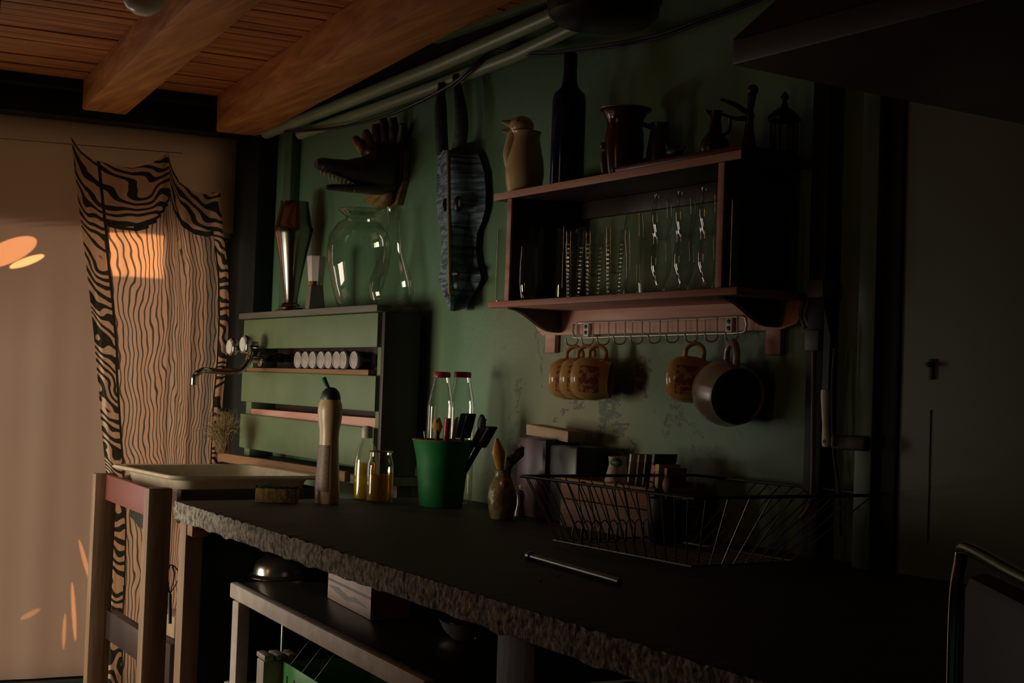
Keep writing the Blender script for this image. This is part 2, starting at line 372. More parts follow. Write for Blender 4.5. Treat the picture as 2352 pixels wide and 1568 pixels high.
struct(MB().bar(onY(1002, 84, -.02), onY(1400, -60, -.02), .035, .04).build('trim_4', GREENP))
cab = [(655, 302), (700, 300), (780, 292), (870, 272), (950, 240), (1040, 192), (1090, 148), (1130, 118), (1165, 117), (1250, 121), (1330, 112), (1413, 100), (1474, 88), (1524, 77), (1612, 44), (1727, 0), (1850, -60)]
o = MB().tube([onY(px, py, -.06 if px < 1100 else -.035) for px, py in cab], .0045, 8, 4).tube([onY(px + 3, py + 7, -.058 if px < 1100 else -.033) for px, py in cab[5:]], .003, 8, 4).build('power_cable', BLACK)
tag(o, 'black cable slung along the wall under the pipes', 'cable')
# dark shade hung at the top of the picture
c = onY(1388, -30, -.21)
mb = MB().lathe([(.004, .10), (.05, .095), (.09, .07), (.115, .02), (.122, -.03), (.118, -.062), (.10, -.078), (.0, -.082)], T(c), 36)
o = mb.build('hanging_pot', mat('blackened_pot', (.02, .022, .02), .4, .3)); t = tag(o, 'dark rounded pot hanging beside the pipes at the top edge', 'pot')
MB().tube([c + V((0, 0, .09)), c + V((0, 0, .6))], .006).build('hanging_rod', BLACKM, o)
MB().tube([c + V((.122 * math.cos(k * .2), .122 * math.sin(k * .2), -.03)) for k in range(32)], .004, 6, 0, True).build('rim', GREENTRIM, o)
# white globe on the ceiling
c = onZ(330, -14, 2.09)
t = thing('ceiling_lamp', 'white round globe lamp on the boarded ceiling', 'lamp', c)
MB().lathe([(0, -.052), (.02, -.049), (.037, -.038), (.048, -.02), (.052, 0), (.047, .022), (.03, .042), (.02, .048)], T(c), 28).build('globe', mat('opal_globe', (.90, .92, .86), .25), t)
MB().lathe([(0, .075), (.04, .075), (.04, .06), (.024, .055), (.024, .042)], T(c), 24).build('fitting', BLACK, t)

# right-hand side: pillar strips, door, overhead hood
xa, xb, xc = onY(1884, 700, 0).x, onY(1990, 700, -.05).x, onY(2062, 700, -.05).x
struct(MB().box(xa, xa + .045, -.035, 0, 0, 2.6, .004).build('trim_5', DARKTRIM))
struct(MB().box(xb - .012, xb + .03, -.06, 0, 0, 2.6, .004).build('trim_6', GREENTRIM))
struct(MB().box(xb + .03, xc, -.045, 0, 0, 2.6, .004).build('trim_7', DARKTRIM))
dr = struct(MB().box(xc, xc + .95, -.04, 0, .02, 2.3, .004).build('door_2', mat('olive_door_paint', (.16, .185, .11), .55, 0, (.125, .16, .095), 3, (1, 1, .3), .1)))
p = onY(2136, 848, -.045)
MB().box(p.x - .005, p.x + .005, -.045, -.04, p.z - .018, p.z + .018, .0015).lathe([(0, 0), (.0045, 0), (.0045, .008), (0, .009)], aim((p.x, -.045, p.z + .008), (0, -1, 0)), 12).build('latch', mat('dull_latch', (.05, .06, .045), .5, .4), dr)
MB().box(p.x - .0008, p.x + .0008, -.0415, -.039, p.z - .30, p.z - .07, 0).build('crack', BLACK, dr)
hc = onP(1680, 151, V((-1.43, 0, 0)), V((1, 0, 0)))
HZ, HY = hc.z, hc.y
struct(MB().box(-4.60, -.9, -.020, -.002, 0, .82, .003).build('shade_board_back', DARKTRIM))  # dark board standing in for the shade under the counter
t = thing('cooker_hood', 'dark hood hanging overhead at the top right corner', 'hood', (hc.x + .5, HY / 2, HZ))
HM = mat('sooty_brown_metal', (.085, .06, .05), .5, 0, (.05, .04, .035), 6)
mb = MB()
mb.box(hc.x, hc.x + 1.15, HY, -.02, HZ, HZ + .035, .004)
mb.build('skirt', HM, t)
mb = MB(); lo = [(hc.x, HY), (hc.x + 1.15, HY), (hc.x + 1.15, -.02), (hc.x, -.02)]; hi = [(hc.x + .55, HY + .25), (hc.x + .85, HY + .25), (hc.x + .85, -.02), (hc.x + .55, -.02)]
A = [mb.b.verts.new((*q, HZ + .035)) for q in lo]; B = [mb.b.verts.new((*q, HZ + .50)) for q in hi]
for k in range(4): mb.b.faces.new((A[k], A[(k + 1) % 4], B[(k + 1) % 4], B[k]))
mb.b.faces.new(B); mb.b.faces.new(A[::-1]); mb.build('canopy', HM, t)

# ------------------------------------------------------------------ curtain and zebra cloth
CUR = cloth('cream_sheer', (.80, .70, .60), None, .62, sheer=.22)
def cfn(u, v):
    e0 = .36 + .15 * min(v, .80) / .80; sm = e0 if v < .805 else (-.04 if v > .825 else e0 - (e0 + .04) * (v - .805) / .02); s = sm + (1.18 - sm) * u; z = .15 + 1.895 * v
    return R(.026 + 0.0026 * math.sin(s * 21 + math.sin(s * 9)) + .001 * math.sin(s * 57), s, z)
o = MB().grid(cfn, 110, 96).build('curtain', CUR); tag(o, 'plain cream curtain hanging to the floor over the glazed door', 'curtain')
p = onF(0, 318, .05); q = onF(420, 352, .05)
tag(MB().tube([p + E2 * .2, p, q], .0018, 6).build('curtain_wire', STEEL), 'thin wire stretched across the top of the cream curtain', 'wire')
ZB = cloth('zebra_bold', (.92, .77, .60), dict(map=(1, 2.0, 1), rot=1.05, nscale=2.6, nmap=(2.2, 3.2, 1), warp=.42, wscale=5.2, thr=(.40, .50), ndetail=1.5), .86, (.06, .07, .065))
ZF = cloth('zebra_fine', (.95, .80, .64), dict(map=(1, .012, 1), rot=0, nscale=3.0, nmap=(2.4, 1.7, 1), warp=.105, wscale=20, thr=(.08, .28), ndetail=2.2, dist=.9, dscale=.6), .86, (.15, .145, .12))
ZK = cloth('zebra_hem', (.06, .07, .06), None, .5)
topc = [(163, 312), (185, 345), (215, 366), (260, 380), (305, 386), (345, 376), (370, 362), (386, 348), (396, 385), (412, 418), (440, 438), (470, 446), (492, 442), (506, 436)]
def lerp_pts(pts, t):
    x = t * (len(pts) - 1); i = min(int(x), len(pts) - 2); f = x - i
    return pts[i][0] * (1 - f) + pts[i + 1][0] * f, pts[i][1] * (1 - f) + pts[i + 1][1] * f
leftc = [(163, 312), (176, 430), (190, 545), (204, 660), (216, 775), (226, 890), (235, 1000), (243, 1080), (252, 1200), (250, 1330), (247, 1460), (247, 1590)]
rightc = [(506, 436), (512, 530), (524, 620), (526, 720), (521, 820), (512, 910), (507, 1000), (505, 1080), (495, 1200), (488, 1330), (480, 1460), (470, 1590)]
def zpx(u, v):      # v: 0 top, 1 bottom
    tx, ty = lerp_pts(topc, u); lx, ly = lerp_pts(leftc, v); rx, ry = lerp_pts(rightc, v)
    bx = leftc[-1][0] * (1 - u) + rightc[-1][0] * u
    # coons patch
    x = (1 - v) * tx + v * bx + (1 - u) * lx + u * rx - ((1 - v) * ((1 - u) * 163 + u * 506) + v * bx)
    y = (1 - v) * ty + v * 1590 + (1 - u) * ly + u * ry - ((1 - v) * ((1 - u) * 312 + u * 436) + v * 1590)
    return x, y
def zfn(u, v):
    x, y = zpx(u, v); amp = .012 * (1 - .5 * v)
    a = .075 + amp * math.sin(u * 23 + 2.2 * v) + .008 * math.sin(u * 51 + 3 * v) + .03 * math.exp(-((u - .54) / .06) ** 2) * max(0, .5 - v) + .02 * math.exp(-((u - .9) / .1) ** 2)
    return onF(x, y, a)
def zmi(u, v):
    swag = .085 + .035 * math.sin(min(u / .54, 1) * math.pi) if u < .56 else .09
    b = .175 - .03 * v
    if abs(u - b) < .007 or abs(u - .90) < .006 and v > .12: return 2
    if u < b or u > .90: return 0
    if abs(v - swag) < .005: return 2
    return 0 if v < swag else 1
o = MB().grid(zfn, 150, 170, uv=lambda u, v: (u * .55, v * 1.55), mi=zmi).build('zebra_cloth', [ZB, ZF, ZK], fixn=True)
tag(o, 'zebra striped cloth with bark patterned middle hung over the curtain', 'cloth')

# ------------------------------------------------------------------ washstand, basin, ledge, pallet
SZ = .895
lg = onZ(250, 1088, SZ - .012); rg = onZ(362, 1122, SZ - .012)
t = thing('washstand', 'timber washstand with red apron under the enamel basin', 'washstand', (lg.x + .3, lg.y + .25, 0))
def leg(x, y, w, d, z1, lean=.0): return MB().hexa((x - w / 2 , y, 0), (w, 0, 0), (0, d, 0), (lean, 0, z1), .003)
leg(lg.x, lg.y - .045, .036, .065, SZ - .01).build('leg', OAK, t)
leg(rg.x, rg.y - .03, .040, .065, SZ - .01).build('leg', OAK, t)
leg(lg.x + .02, -.24, .042, .06, SZ - .02).build('leg', DARKW, t)  # rear legs darkened in colour for the shade under the basin
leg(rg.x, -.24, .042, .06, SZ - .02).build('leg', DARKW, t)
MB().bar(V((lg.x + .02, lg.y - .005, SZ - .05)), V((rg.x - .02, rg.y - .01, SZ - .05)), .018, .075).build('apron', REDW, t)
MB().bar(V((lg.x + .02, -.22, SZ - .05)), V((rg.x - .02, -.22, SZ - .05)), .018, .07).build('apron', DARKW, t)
sp = onY(280, 1454, lg.y).z
MB().bar(V((lg.x + .02, lg.y + .02, sp)), V((rg.x - .02, rg.y + .03, sp)), .03, .085).build('stretcher', DARKW, t)
MB().bar(V((rg.x, rg.y + .06, SZ - .06)), V((rg.x, -.2, SZ - .06)), .03, .09).build('side_rail', DARKW, t)
MB().bar(V((lg.x + .02, lg.y + .045, SZ - .06)), V((lg.x + .02, -.2, SZ - .06)), .03, .09).build('side_rail', OAK, t)
# basin: shallow rectangular enamel tray
bx0, bx1, by0, by1 = lg.x + .02, rg.x - .005, lg.y - .01, -.20
def tray(x0, x1, y0, y1, zt, dep, rim):
    mb = MB(); M_ = []
    def ring(ins, z, r=.05):
        pts = []
        X0, X1, Y0, Y1 = x0 + ins, x1 - ins, y0 + ins, y1 - ins
        for cx, cy, a0 in ((X1 - r, Y1 - r, 0), (X0 + r, Y1 - r, 90), (X0 + r, Y0 + r, 180), (X1 - r, Y0 + r, 270)):
            for k in range(7): a = math.radians(a0 + 15 * k); pts.append(mb.b.verts.new((cx + r * math.cos(a), cy + r * math.sin(a), z)))
        return pts
    rs = [ring(rim * .3, zt - .012, .04), ring(0, zt - .007, .045), ring(.004, zt, .045), ring(rim, zt - .002, .04), ring(rim + .012, zt - .02, .04), ring(rim + .03, zt - dep, .05), ring(rim + .12, zt - dep - .005, .05)]
    for A, B in zip(rs, rs[1:]):
        for k in range(len(A)): mb.b.faces.new((A[k], A[(k + 1) % len(A)], B[(k + 1) % len(A)], B[k]))
    mb.b.faces.new(rs[-1])
    return mb
o = tray(bx0, bx1, by0, by1, SZ + .02, .10, .03).build('wash_basin', ENAMEL); tag(o, 'shallow cream enamel basin set on the washstand', 'basin')
MB().lathe([(.022, 0), (.02, .004), (.0, .002)], T(((bx0 + bx1) / 2, (by0 + by1) / 2, SZ - .086)), 20).build('drain', STEEL, o)
cpo = onF(318, 1188, .9)
# ledge behind the basin
LZ = .925; lx0 = -4.58; lx1 = -3.50
t = thing('ledge_shelf', 'timber ledge behind the basin carrying the green pallet', 'ledge', (-4.05, -.1, 0))
MB().box(lx0, lx1, -.175, -.002, LZ - .025, LZ, .003).build('board', GREYW, t)
MB().box(lx0, -3.62, -.192, -.176, LZ - .022, LZ + .008, .003).build('front_strip', OAKX, t)
for x in (lx0 + .05, lx1 - .06): MB().box(x - .025, x + .025, -.07, -.02, 0, LZ - .026, .003).build('leg', DARKW, t)
# pallet used as a shelf
PX0, PX1, PY = -4.50, onY(862, 880, -.15).x, -.15
t = thing('pallet_shelf', 'green painted pallet stood on edge as a shelf', 'shelf', ((PX0 + PX1) / 2, -.08, LZ))
def plank(z0, z1, dz=0, x1=PX1, z0l=None): 
    MB().hexa((PX0, PY, z0 + dz), (x1 - PX0, 0, -dz), (0, .018, 0), (0, 0, z1 - z0), .003).build('front_plank', GREENP, t)
plank(1.285, 1.382); plank(1.105, 1.205, .004); plank(.945, 1.058, .01)
MB().box(PX0 - .02, PX1 + .015, PY - .012, -.03, 1.384, 1.404, .003).build('top_board', GREYW, t)
MB().box(PX0, PX1 - .075, PY + .015, -.045, 1.19, 1.222, .002).build('spice_ledge', OAKX, t)
MB().box(PX0, PX1 - .01, PY + .02, -.045, 1.058, 1.086, .002).build('lower_slat', PINKW, t)
for x in (PX0 + .001, PX1 - .03): MB().box(x, x + .045, PY + .0185, -.046, LZ + .002, 1.383, .003).build('stringer', GREENP, t)
MB().box(PX1 + .016, PX1 + .034, PY + .005, -.03, LZ + .002, 1.383, .002).build('side_panel', DARKW, t)  # added dark panel: the pallet's shaded side as colour
MB().box(PX0, PX1, -.045, -.031, LZ + .05, 1.38, .002).build('back_panel', DARKW, t)
# spice jars lying on the ledge, ends facing the room
def spice(loc):
    r = thing('spice_jar', 'x', 'jar', loc, 'spice jars lying in a row in the pallet gap')
    M = aim(V(loc), (0, 1, 0))
    MB().lathe([(0, .0), (.021, .0), (.0258, .001), (.0268, .004), (.0268, .014), (.0258, .016)], M, 24).build('lid', mat('pale_lid', (.50, .45, .43), .35, 0, (.30, .27, .25), 30), r)
    MB().lathe([(.0258, .016), (.0258, .060), (.021, .068), (0, .068)], M, 24).build('body', GLD, r)
    MB().tube([M @ V((.0238 * math.cos(k * .2618), .0238 * math.sin(k * .2618), -.0005)) for k in range(24)], .0018, 6, 0, True).build('rim', mat('lid_rim', (.74, .68, .64), .3), r)
    return r
sj = [683, 700, 717, 736, 753, 772, 787, 812]
ords = ['first', 'second', 'third', 'fourth', 'fifth', 'sixth', 'seventh', 'eighth']
base = None
for k, px in enumerate(sj):
    p = onY(px, 815, PY + .022); loc = V((p.x, PY + .024, 1.222 + .0275))
    if base is None: base = spice(loc); o = base
    else: o = dup(base, loc)
    o['label'] = 'round ended spice jar in pallet gap, %s from the tap side' % ords[k] if k < 7 else 'round ended spice jar in pallet gap, set apart at right end'
# dark folded cloth lying in the same gap
p = onY(640, 806, PY + .03)
o = MB().grid(lambda u, v: V((p.x - .10 + .17 * u, PY + .022 + .07 * v, 1.226 + (.042 + .008 * noise.noise(V((u * 7, v * 5, 1)))) * math.sin(math.pi * min(max(u, .03), .97)) ** .4)), 26, 10).solid(-.006).build('folded_rag', mat('dark_rag', (.05, .055, .05), .8, 0, (.1, .1, .09), 60)); tag(o, 'dark crumpled rag beside the spice jars', 'cloth')
# tap
c = onY(588, 828, PY - .02)
t = thing('wall_tap', 'chrome mixer tap with long bent spout over the basin', 'tap', (c.x, PY, c.z))
MB().lathe([(0, 0), (.024, 0), (.024, .006), (.013, .010), (.013, .05), (0, .052)], aim((c.x, PY - .001, c.z + .005), (0, -1, 0)), 24).tube([V((c.x - .085, PY - .03, c.z + .035)), V((c.x + .01, PY - .03, c.z + .03))], .014, 14).build('body', CHROME, t)
e = onY(450, 893, PY - .24)
MB().tube([V((c.x, PY - .035, c.z + .03)), V((c.x + .005, PY - .045, c.z)), V((c.x - .005, PY - .065, c.z - .03)), V((c.x - .015, PY - .10, c.z - .040)), V((c.x - .03, PY - .18, c.z - .037)), V((e.x + .005, PY - .222, c.z - .038)), V((e.x, PY - .245, c.z - .055)), V((e.x, PY - .248, c.z - .085))], .0095, 14, 8).build('spout', CHROME, t)
for px, py in ((540, 797), (571, 791)):
    q = onY(px, py, PY - .055)
    h = MB().lathe([(0, .0), (.022, .0), (.0285, .003), (.030, .008), (.028, .02), (.016, .03), (.012, .05)], aim((q.x, PY - .075, q.z), (0, 1, 0)), 28).build('handle', CHROME, t)
    MB().lathe([(0, -.0025), (.022, -.0025), (.024, 0)], aim((q.x, PY - .075, q.z), (0, 1, 0)), 28).build('cap', WHITEP, h)
# dried grass bundle
c = onY(518, 1040, -.235)
mb = MB(); rnd = random.Random(3)
for k in range(260):
    a = rnd.uniform(0, 6.28); r = rnd.uniform(.0, .03); b0 = V((c.x + r * math.cos(a), c.y - .01 + r * math.sin(a) * .6, LZ + .012 + rnd.uniform(0, .01)))
    lean = V((rnd.gauss(.0, .04), rnd.gauss(-.01, .03), rnd.uniform(.05, .15)))
    tip = b0 + lean + V((rnd.gauss(0, .012), rnd.gauss(0, .012), -.02 * rnd.random()))
    mb.tube([b0, b0 + lean * .6 + V((0, 0, .02)), tip], [.0009, .0008, .0003], 4, 3)
o = mb.build('dried_grass', mat('straw', (.42, .30, .15), .7)); tag(o, 'bundle of dry straw standing at the far end of the basin', 'dried grass')
# items on top of the pallet
TZ = 1.4045
def at_top(px, y=-.085, z=TZ): p = onY(px, 690, y); return V((p.x, y, z))
c = at_top(668)
o = MB().lathe([(0, 0), (.050, 0), (.050, .006), (.040, .010), (.040, .016), (.032, .02), (.030, .026), (.022, .032), (.022, .045), (.030, .10), (.046, .19), (.060, .255), (.0635, .275), (.058, .285), (.050, .33), (.045, .355), (.046, .362), (.038, .362), (.0, .35)], T(c), 40).build('trumpet_vase', mat('polished_dark_metal', (.32, .28, .25), .2, 1)); tag(o, 'tall polished metal vase narrowing to a stepped foot', 'vase')
c = at_top(724, -.125)
t = thing('salt_mill', 'small mill with white faceted top and grey base', 'mill', c)
MB().lathe([(0, 0), (.036, 0), (.035, .004), (.026, .072), (0, .072)], T(c) @ Matrix.Rotation(.6, 4, 'Z'), 4).build('base', mat('grey_mill', (.20, .18, .16), .4), t)
MB().lathe([(.022, .072), (.024, .074), (.024, .086), (0, .086)], T(c), 24).build('band', mat('brass', (.75, .48, .2), .2, 1), t)
MB().lathe([(.024, .086), (.031, .160), (.029, .164), (0, .164)], T(c) @ Matrix.Rotation(.6, 4, 'Z'), 8).build('top', WHITEP, t)
c = at_top(820, -.095)
o = MB().lathe([(0, .004), (.052, .0), (.058, .004), (.075, .06), (.092, .13), (.095, .17), (.088, .215), (.066, .25), (.044, .262), (.042, .27), (.060, .285), (.064, .290), (.060, .294), (.040, .28)], T(c), 44).build('glass_jar', GLG); tag(o, 'large rounded clear glass jar with flat green rim', 'jar')
c = at_top(897, -.075)
o = MB().lathe([(0, .004), (.05, .0), (.058, .01), (.066, .045), (.060, .08), (.045, .12), (.030, .16), (.022, .2), (.018, .25), (.021, .28), (.024, .285)], T(c), 40).build('glass_decanter', GL); tag(o, 'clear glass decanter with wide belly and slim neck', 'decanter')

# ------------------------------------------------------------------ wall masks
# crocodile head
c = onY(895, 395, 0)
t = thing('crocodile_mask', 'carved dark crocodile head with open toothed jaws on wall', 'mask', (c.x, -.01, c.z - .12))
CRO = mat('dark_carved_wood', (.055, .03, .02), .45, 0, (.03, .02, .015), 30, (1, 1, 1), .5)
OCH = mat('ochre_painted_wood', (.34, .20, .06), .5, 0, (.12, .06, .025), 26, (1, 1, 1), .4)
def ell(path, mb, n=20):   # path: (pos, rx, rz, side) cross sections along a path
    rings = []
    for (p, rx, rz) in path: rings.append([mb.b.verts.new(p + V((rx * math.cos(2 * math.pi * k / n), 0, rz * math.sin(2 * math.pi * k / n)))) for k in range(n)])
    for A, B in zip(rings, rings[1:]):
        for k in range(n): mb.b.faces.new((A[k], A[(k + 1) % n], B[(k + 1) % n], B[k]))
    mb.b.faces.new(rings[0]); mb.b.faces.new(rings[-1][::-1]); return mb
def hp(px, py, y): return onY(px, py, y)
ell([(hp(905, 385, -.01), .045, .06), (hp(890, 385, -.05), .055, .065), (hp(862, 388, -.10), .055, .055), (hp(830, 393, -.15), .045, .042), (hp(795, 389, -.20), .036, .028), (hp(760, 382, -.25), .028, .022), (hp(738, 378, -.285), .024, .02), (hp(726, 376, -.30), .012, .012)], MB()).build('upper_jaw', CRO, t)
ell([(hp(895, 425, -.03), .045, .03), (hp(860, 430, -.09), .045, .022), (hp(825, 432, -.15), .036, .014), (hp(790, 431, -.20), .028, .011), (hp(758, 430, -.245), .02, .009), (hp(748, 430, -.262), .010, .006)], MB()).build('lower_jaw', CRO, t)
for k in range(9):
    p = hp(738 + k * 9.5, 391 + k * 4.6, -.285 + k * .0135)
    MB().lathe([(.0055, .006), (.004, -.006), (0, -.017)], T(p), 8).build('tooth', mat('ivory', (.45, .38, .28), .4), t)
for px, py, y in ((855, 348, -.09), (868, 340, -.06)):
    MB().ball(hp(px, py, y), .018, (1, 1.2, .9)).build('eye_ridge', CRO, t)
for px0, py0, px1, py1, y in ((838, 352, 815, 318, -.10), (850, 350, 838, 300, -.08), (868, 345, 862, 285, -.06), (886, 340, 880, 272, -.045), (902, 345, 902, 270, -.03), (916, 352, 926, 285, -.02)):
    MB().tube([hp(px0, py0, y), hp((px0 + px1) / 2 + 3, (py0 + py1) / 2, y), hp(px1, py1, y - .01)], [.013, .018, .012], 10, 4).build('crest_spike', OCH if px0 < 860 else CRO, t)
ell([(hp(905, 355, -.015), .06, .05), (hp(903, 400, -.03), .05, .05)], MB()).build('neck', OCH, t)
mb = MB().prism([hp(870, 350, -.02), hp(930, 340, -.02), hp(925, 420, -.02), (hp(912, 470, -.02)), (hp(868, 478, -.02)), (hp(835, 462, -.02)), hp(862, 420, -.02)], (0, .018, 0)); mb.build('back_plate', OCH, t)
MB().tube([hp(868, 470, -.035), hp(888, 455, -.04), hp(893, 425, -.045)], [.018, .02, .012], 10, 4).build('throat', OCH, t)
# long blue horned mask
MY = -.085
def mk(px, py, y=MY): return onY(px, py, y)
BLU = mat('blue_striped_paint', (.24, .34, .42), .5, 0, (.055, .10, .13), 9, (1.0, .3, 9), .3, (.44, .60), distort=1.2)
ct = mk(1040, 520)
t = thing('horned_mask', 'long blue striped mask with two upright horns on wall', 'mask', (ct.x, -.01, ct.z - .2))
prof = [(345, 1008, 1062), (365, 1005, 1072), (400, 1003, 1082), (440, 1002, 1085), (480, 1003, 1084), (510, 1007, 1076), (535, 1013, 1066), (570, 1014, 1062), (605, 1012, 1066), (625, 1010, 1072), (640, 1008, 1074), (655, 1012, 1068), (680, 1020, 1054), (700, 1028, 1044), (714, 1036, 1042)]
mb = MB(); rows = []
for (py, l, r) in prof:
    m_ = 1030 + (py - 345) * .012; row = []
    L_, Rr = mk(l, py, MY + .05), mk(r, py, MY + .045); row.append(V((L_.x, -.02, L_.z)))
    for f in (0, .25, .5, .75): 
        q = l + (m_ - l) * f; row.append(mk(q, py, MY + .05 - .055 * f))
    for f in (0, .25, .5, .75, 1.0):
        q = m_ + (r - m_) * f; row.append(mk(q, py, MY - .005 + .05 * f ** 1.3))
    e_ = row[-1]; row.append(V((e_.x + .035, -.02, e_.z))); rows.append([mb.b.verts.new(p) for p in row])
for A, B in zip(rows, rows[1:]):
    for k in range(len(A) - 1): mb.b.faces.new((A[k], A[k + 1], B[k + 1], B[k]))
    mb.b.faces.new((A[-1], A[0], B[0], B[-1]))
mb.b.faces.new(rows[0]); mb.b.faces.new(rows[-1][::-1])
mb.build('face', BLU, t, 1.2)
MB().tube([mk(1029 + (py - 345) * .012, py, MY - .006) for py in range(345, 700, 30)], .0045, 8, 3).build('nose_ridge', mat('ochre_line', (.30, .21, .10), .5), t)
for (l, r, py, h, w) in ((1012, 1026, 470, 34, 10), (1036, 1058, 468, 40, 18)):
    q = mk((l + r) / 2, py, MY - .012 + .012)
    MB().ball(V((q.x, q.y + .006, q.z)), h / 1800, (.42 * w / 14, .5, 1), 16).build('eye', BLACK, t)
q = mk(1056, 466, MY + .004); MB().ball(q, .008, (.35, .4, 1.3), 12).build('eye_highlight', mat('pale_paint', (.34, .36, .28), .5), t)
q = mk(1040, 628, MY + .0); MB().ball(V((q.x, q.y + .004, q.z)), .016, (1.7, .5, .6), 16).build('mouth', BLACK, t)
HB = mat('blue_black_horn', (.06, .085, .09), .5, 0, (.03, .045, .05), 20, (1, 1, 6), .2)
for pts in (((1016, 352), (1013, 300), (1012, 250), (1014, 190)), ((1052, 350), (1060, 300), (1058, 250), (1046, 172))):
    MB().tube([mk(px, py, -.05) for px, py in pts], [.018, .019, .018, .009], 14, 5, flat=.8).build('horn', HB, t)
for px, py in ((1022, 675), (1030, 690), (1048, 655)): q = mk(px, py, MY - .0); MB().ball(q, .011, (1, .5, .8), 12).build('beard_patch', mat('mottled_grey', (.26, .25, .24), .6, 0, (.1, .12, .2), 60), t)

# ------------------------------------------------------------------ wall shelf
SY = -.18
zl = onY(1120, 700, SY).z; zt = onY(1135, 453, SY).z
sx0, sx1 = onY(1119, 700, SY).x, onY(1692, 664, SY).x
tx0, tx1 = onY(1134, 455, SY).x, onY(1702, 357, SY).x
BZ, UZ = zl + .0075, zt + .0085        # upper faces
lp, rp = onY(1172, 560, SY + .01).x, onY(1657, 560, SY + .01).x
t = thing('wall_shelf', 'worn reddish wooden wall shelf with scalloped backboard', 'shelf', ((sx0 + sx1) / 2, -.09, zl - .1))
MB().box(tx0, tx1, SY + .0045, 0, zt - .0085, UZ, .001).build('top_board', DARKW, t)  # shade under the board put into its dark colour, lit edge separate
MB().box(tx0, tx1, SY, SY + .004, zt - .0085, UZ, .001).build('lit_edge_strip', PINKW, t)
MB().box(sx0, sx1, SY, 0, zl - .0075, BZ, .003).build('bottom_board', PINKW, t)
for x in (lp, rp): MB().box(x - .009, x + .009, SY + .01, 0, BZ, zt - .009, .002).build('side_panel', DARKW, t)
# lit room-facing edges stay reddish; the panels' shade is in their dark colour
for x in (lp, rp): MB().box(x - .009, x + .009, SY + .004, SY + .0095, BZ, zt - .009, .001).build('lit_edge_strip', PINKW, t)
MB().box(lp + .009, rp - .009, -.02, -.003, zt - .05, zt - .009, .002).build('rail', DARKW, t)
# scalloped side brackets below
def bracket(x, drop):
    pts = [(SY + .012, zl - .008)]
    for k in range(13):
        u = k / 12; pts.append((SY + .016 + (.150 - .016) * u, zl - .012 - (drop - .012) * (.5 - .5 * math.cos(math.pi * min(1, u * 1.05))) ))
    pts += [(-.02, zl - drop), (-.0185, zl - .008)]
    return MB().prism([V((x - .008, y, z)) for y, z in pts], (.016, 0, 0))
zb = onY(1240, 770, -.018).z
bracket(lp, zl - zb - .005).build('bracket', DARKW, t); bracket(rp, zl - zb - .005).build('bracket', DARKW, t)
b0, b1 = onY(1236, 740, -.018).x, onY(1838, 735, -.018).x
mb = MB(); top = zl - .008
poly = [(b0 - .05, top), (b0 - .035, zb + .05), (b0, zb + .012), (b0 + .02, zb), (b1 - .06, zb), (b1 - .01, zb + .012), (b1 + .0, zb + .03), (b1, top)]
mb.prism([V((x, -.018, z)) for x, z in poly], (0, .016, 0)).build('backboard', PINKW, t)
for px in (1264, 1776):
    q = onY(px, 790, -.012); MB().box(q.x - .022, q.x + .022, -.014, 0, q.z - .022, zb + .02, .004).build('tongue', PINKW, t)
# glasses: prototypes at origin, then copies
def prof_tube(r, h): return [(0, .006), (r * .9, .004), (r * .97, 0), (r, .004), (r, h)]
def prof_tumbler(r0_, r1_, h, ribs=0):
    p = [(0, .006), (r0_ * .9, .003), (r0_, 0)]
    n = max(ribs, 1) * 4
    for k in range(n + 1):
        u = k / n; rr = r0_ + (r1_ - r0_) * u + (.0007 * math.sin(u * ribs * 2 * math.pi) if ribs and u < .72 else 0); p.append((rr, .002 + (h - .002) * u))
    return p
TUL = [(0, .004), (.019, .0), (.021, .003), (.012, .010), (.010, .022), (.016, .036), (.0225, .056), (.0235, .078), (.0205, .10), (.019, .118), (.0215, .128), (.022, .13)]
CUP = [(0, .003), (.012, .0), (.0165, .012), (.0225, .036), (.0235, .052), (.0215, .072), (.0185, .088), (.02, .094)]
PIL = [(0, .006), (.020, .002), (.022, 0), (.0205, .02), (.016, .045), (.0175, .08), (.0225, .125), (.0225, .15), (.019, .172), (.0185, .18)]
def glassobj(prof, m=GL, name='drinking_glass'):
    mb = MB().lathe(prof, None, 32); me = mb.build(name, m); me.location = (0, 0, 0)
    return me
protos = {}
def put(kind, prof, px, y, label, group, z=None, m=GL, rot=0, name='drinking_glass'):
    p = onY(px, 685, y); loc = V((p.x, y, (BZ if z is None else z) + .0005))
    if kind not in protos:
        o = glassobj(prof, m, name); protos[kind] = o
    else: o = protos[kind].copy(); COL.objects.link(o)
    o.location = loc; tag(o, label, 'glass', group); return o
G1 = 'glasses on the wall shelf'
put('tube', prof_tube(.0165, .178), 1151, -.150, 'slim tall glass outside the left post of the shelf', G1)
put('tube', None, 1685, -.145, 'slim tall glass outside the right post of the shelf', G1)
put('tall', prof_tube(.036, .176), 1219, -.105, 'tall straight glass behind a short tumbler, by left post', G1)
put('tall', None, 1305, -.070, 'tall straight glass behind the leftmost ribbed tumblers', G1)
put('short', [(0, .006), (.015, .0), (.019, .006), (.0235, .04), (.0235, .085), (.022, .125)], 1213, -.155, 'short rounded tumbler in front of a tall straight glass', G1)
put('rib', prof_tumbler(.0155, .0225, .125, 14), 1316, -.140, 'lower ribbed tumbler of the leftmost stack of two', G1)
put('rib', None, 1361, -.110, 'lower ribbed tumbler of the middle stack of two', G1)
put('rib', None, 1408, -.125, 'lower ribbed tumbler of the right stack of two', G1)
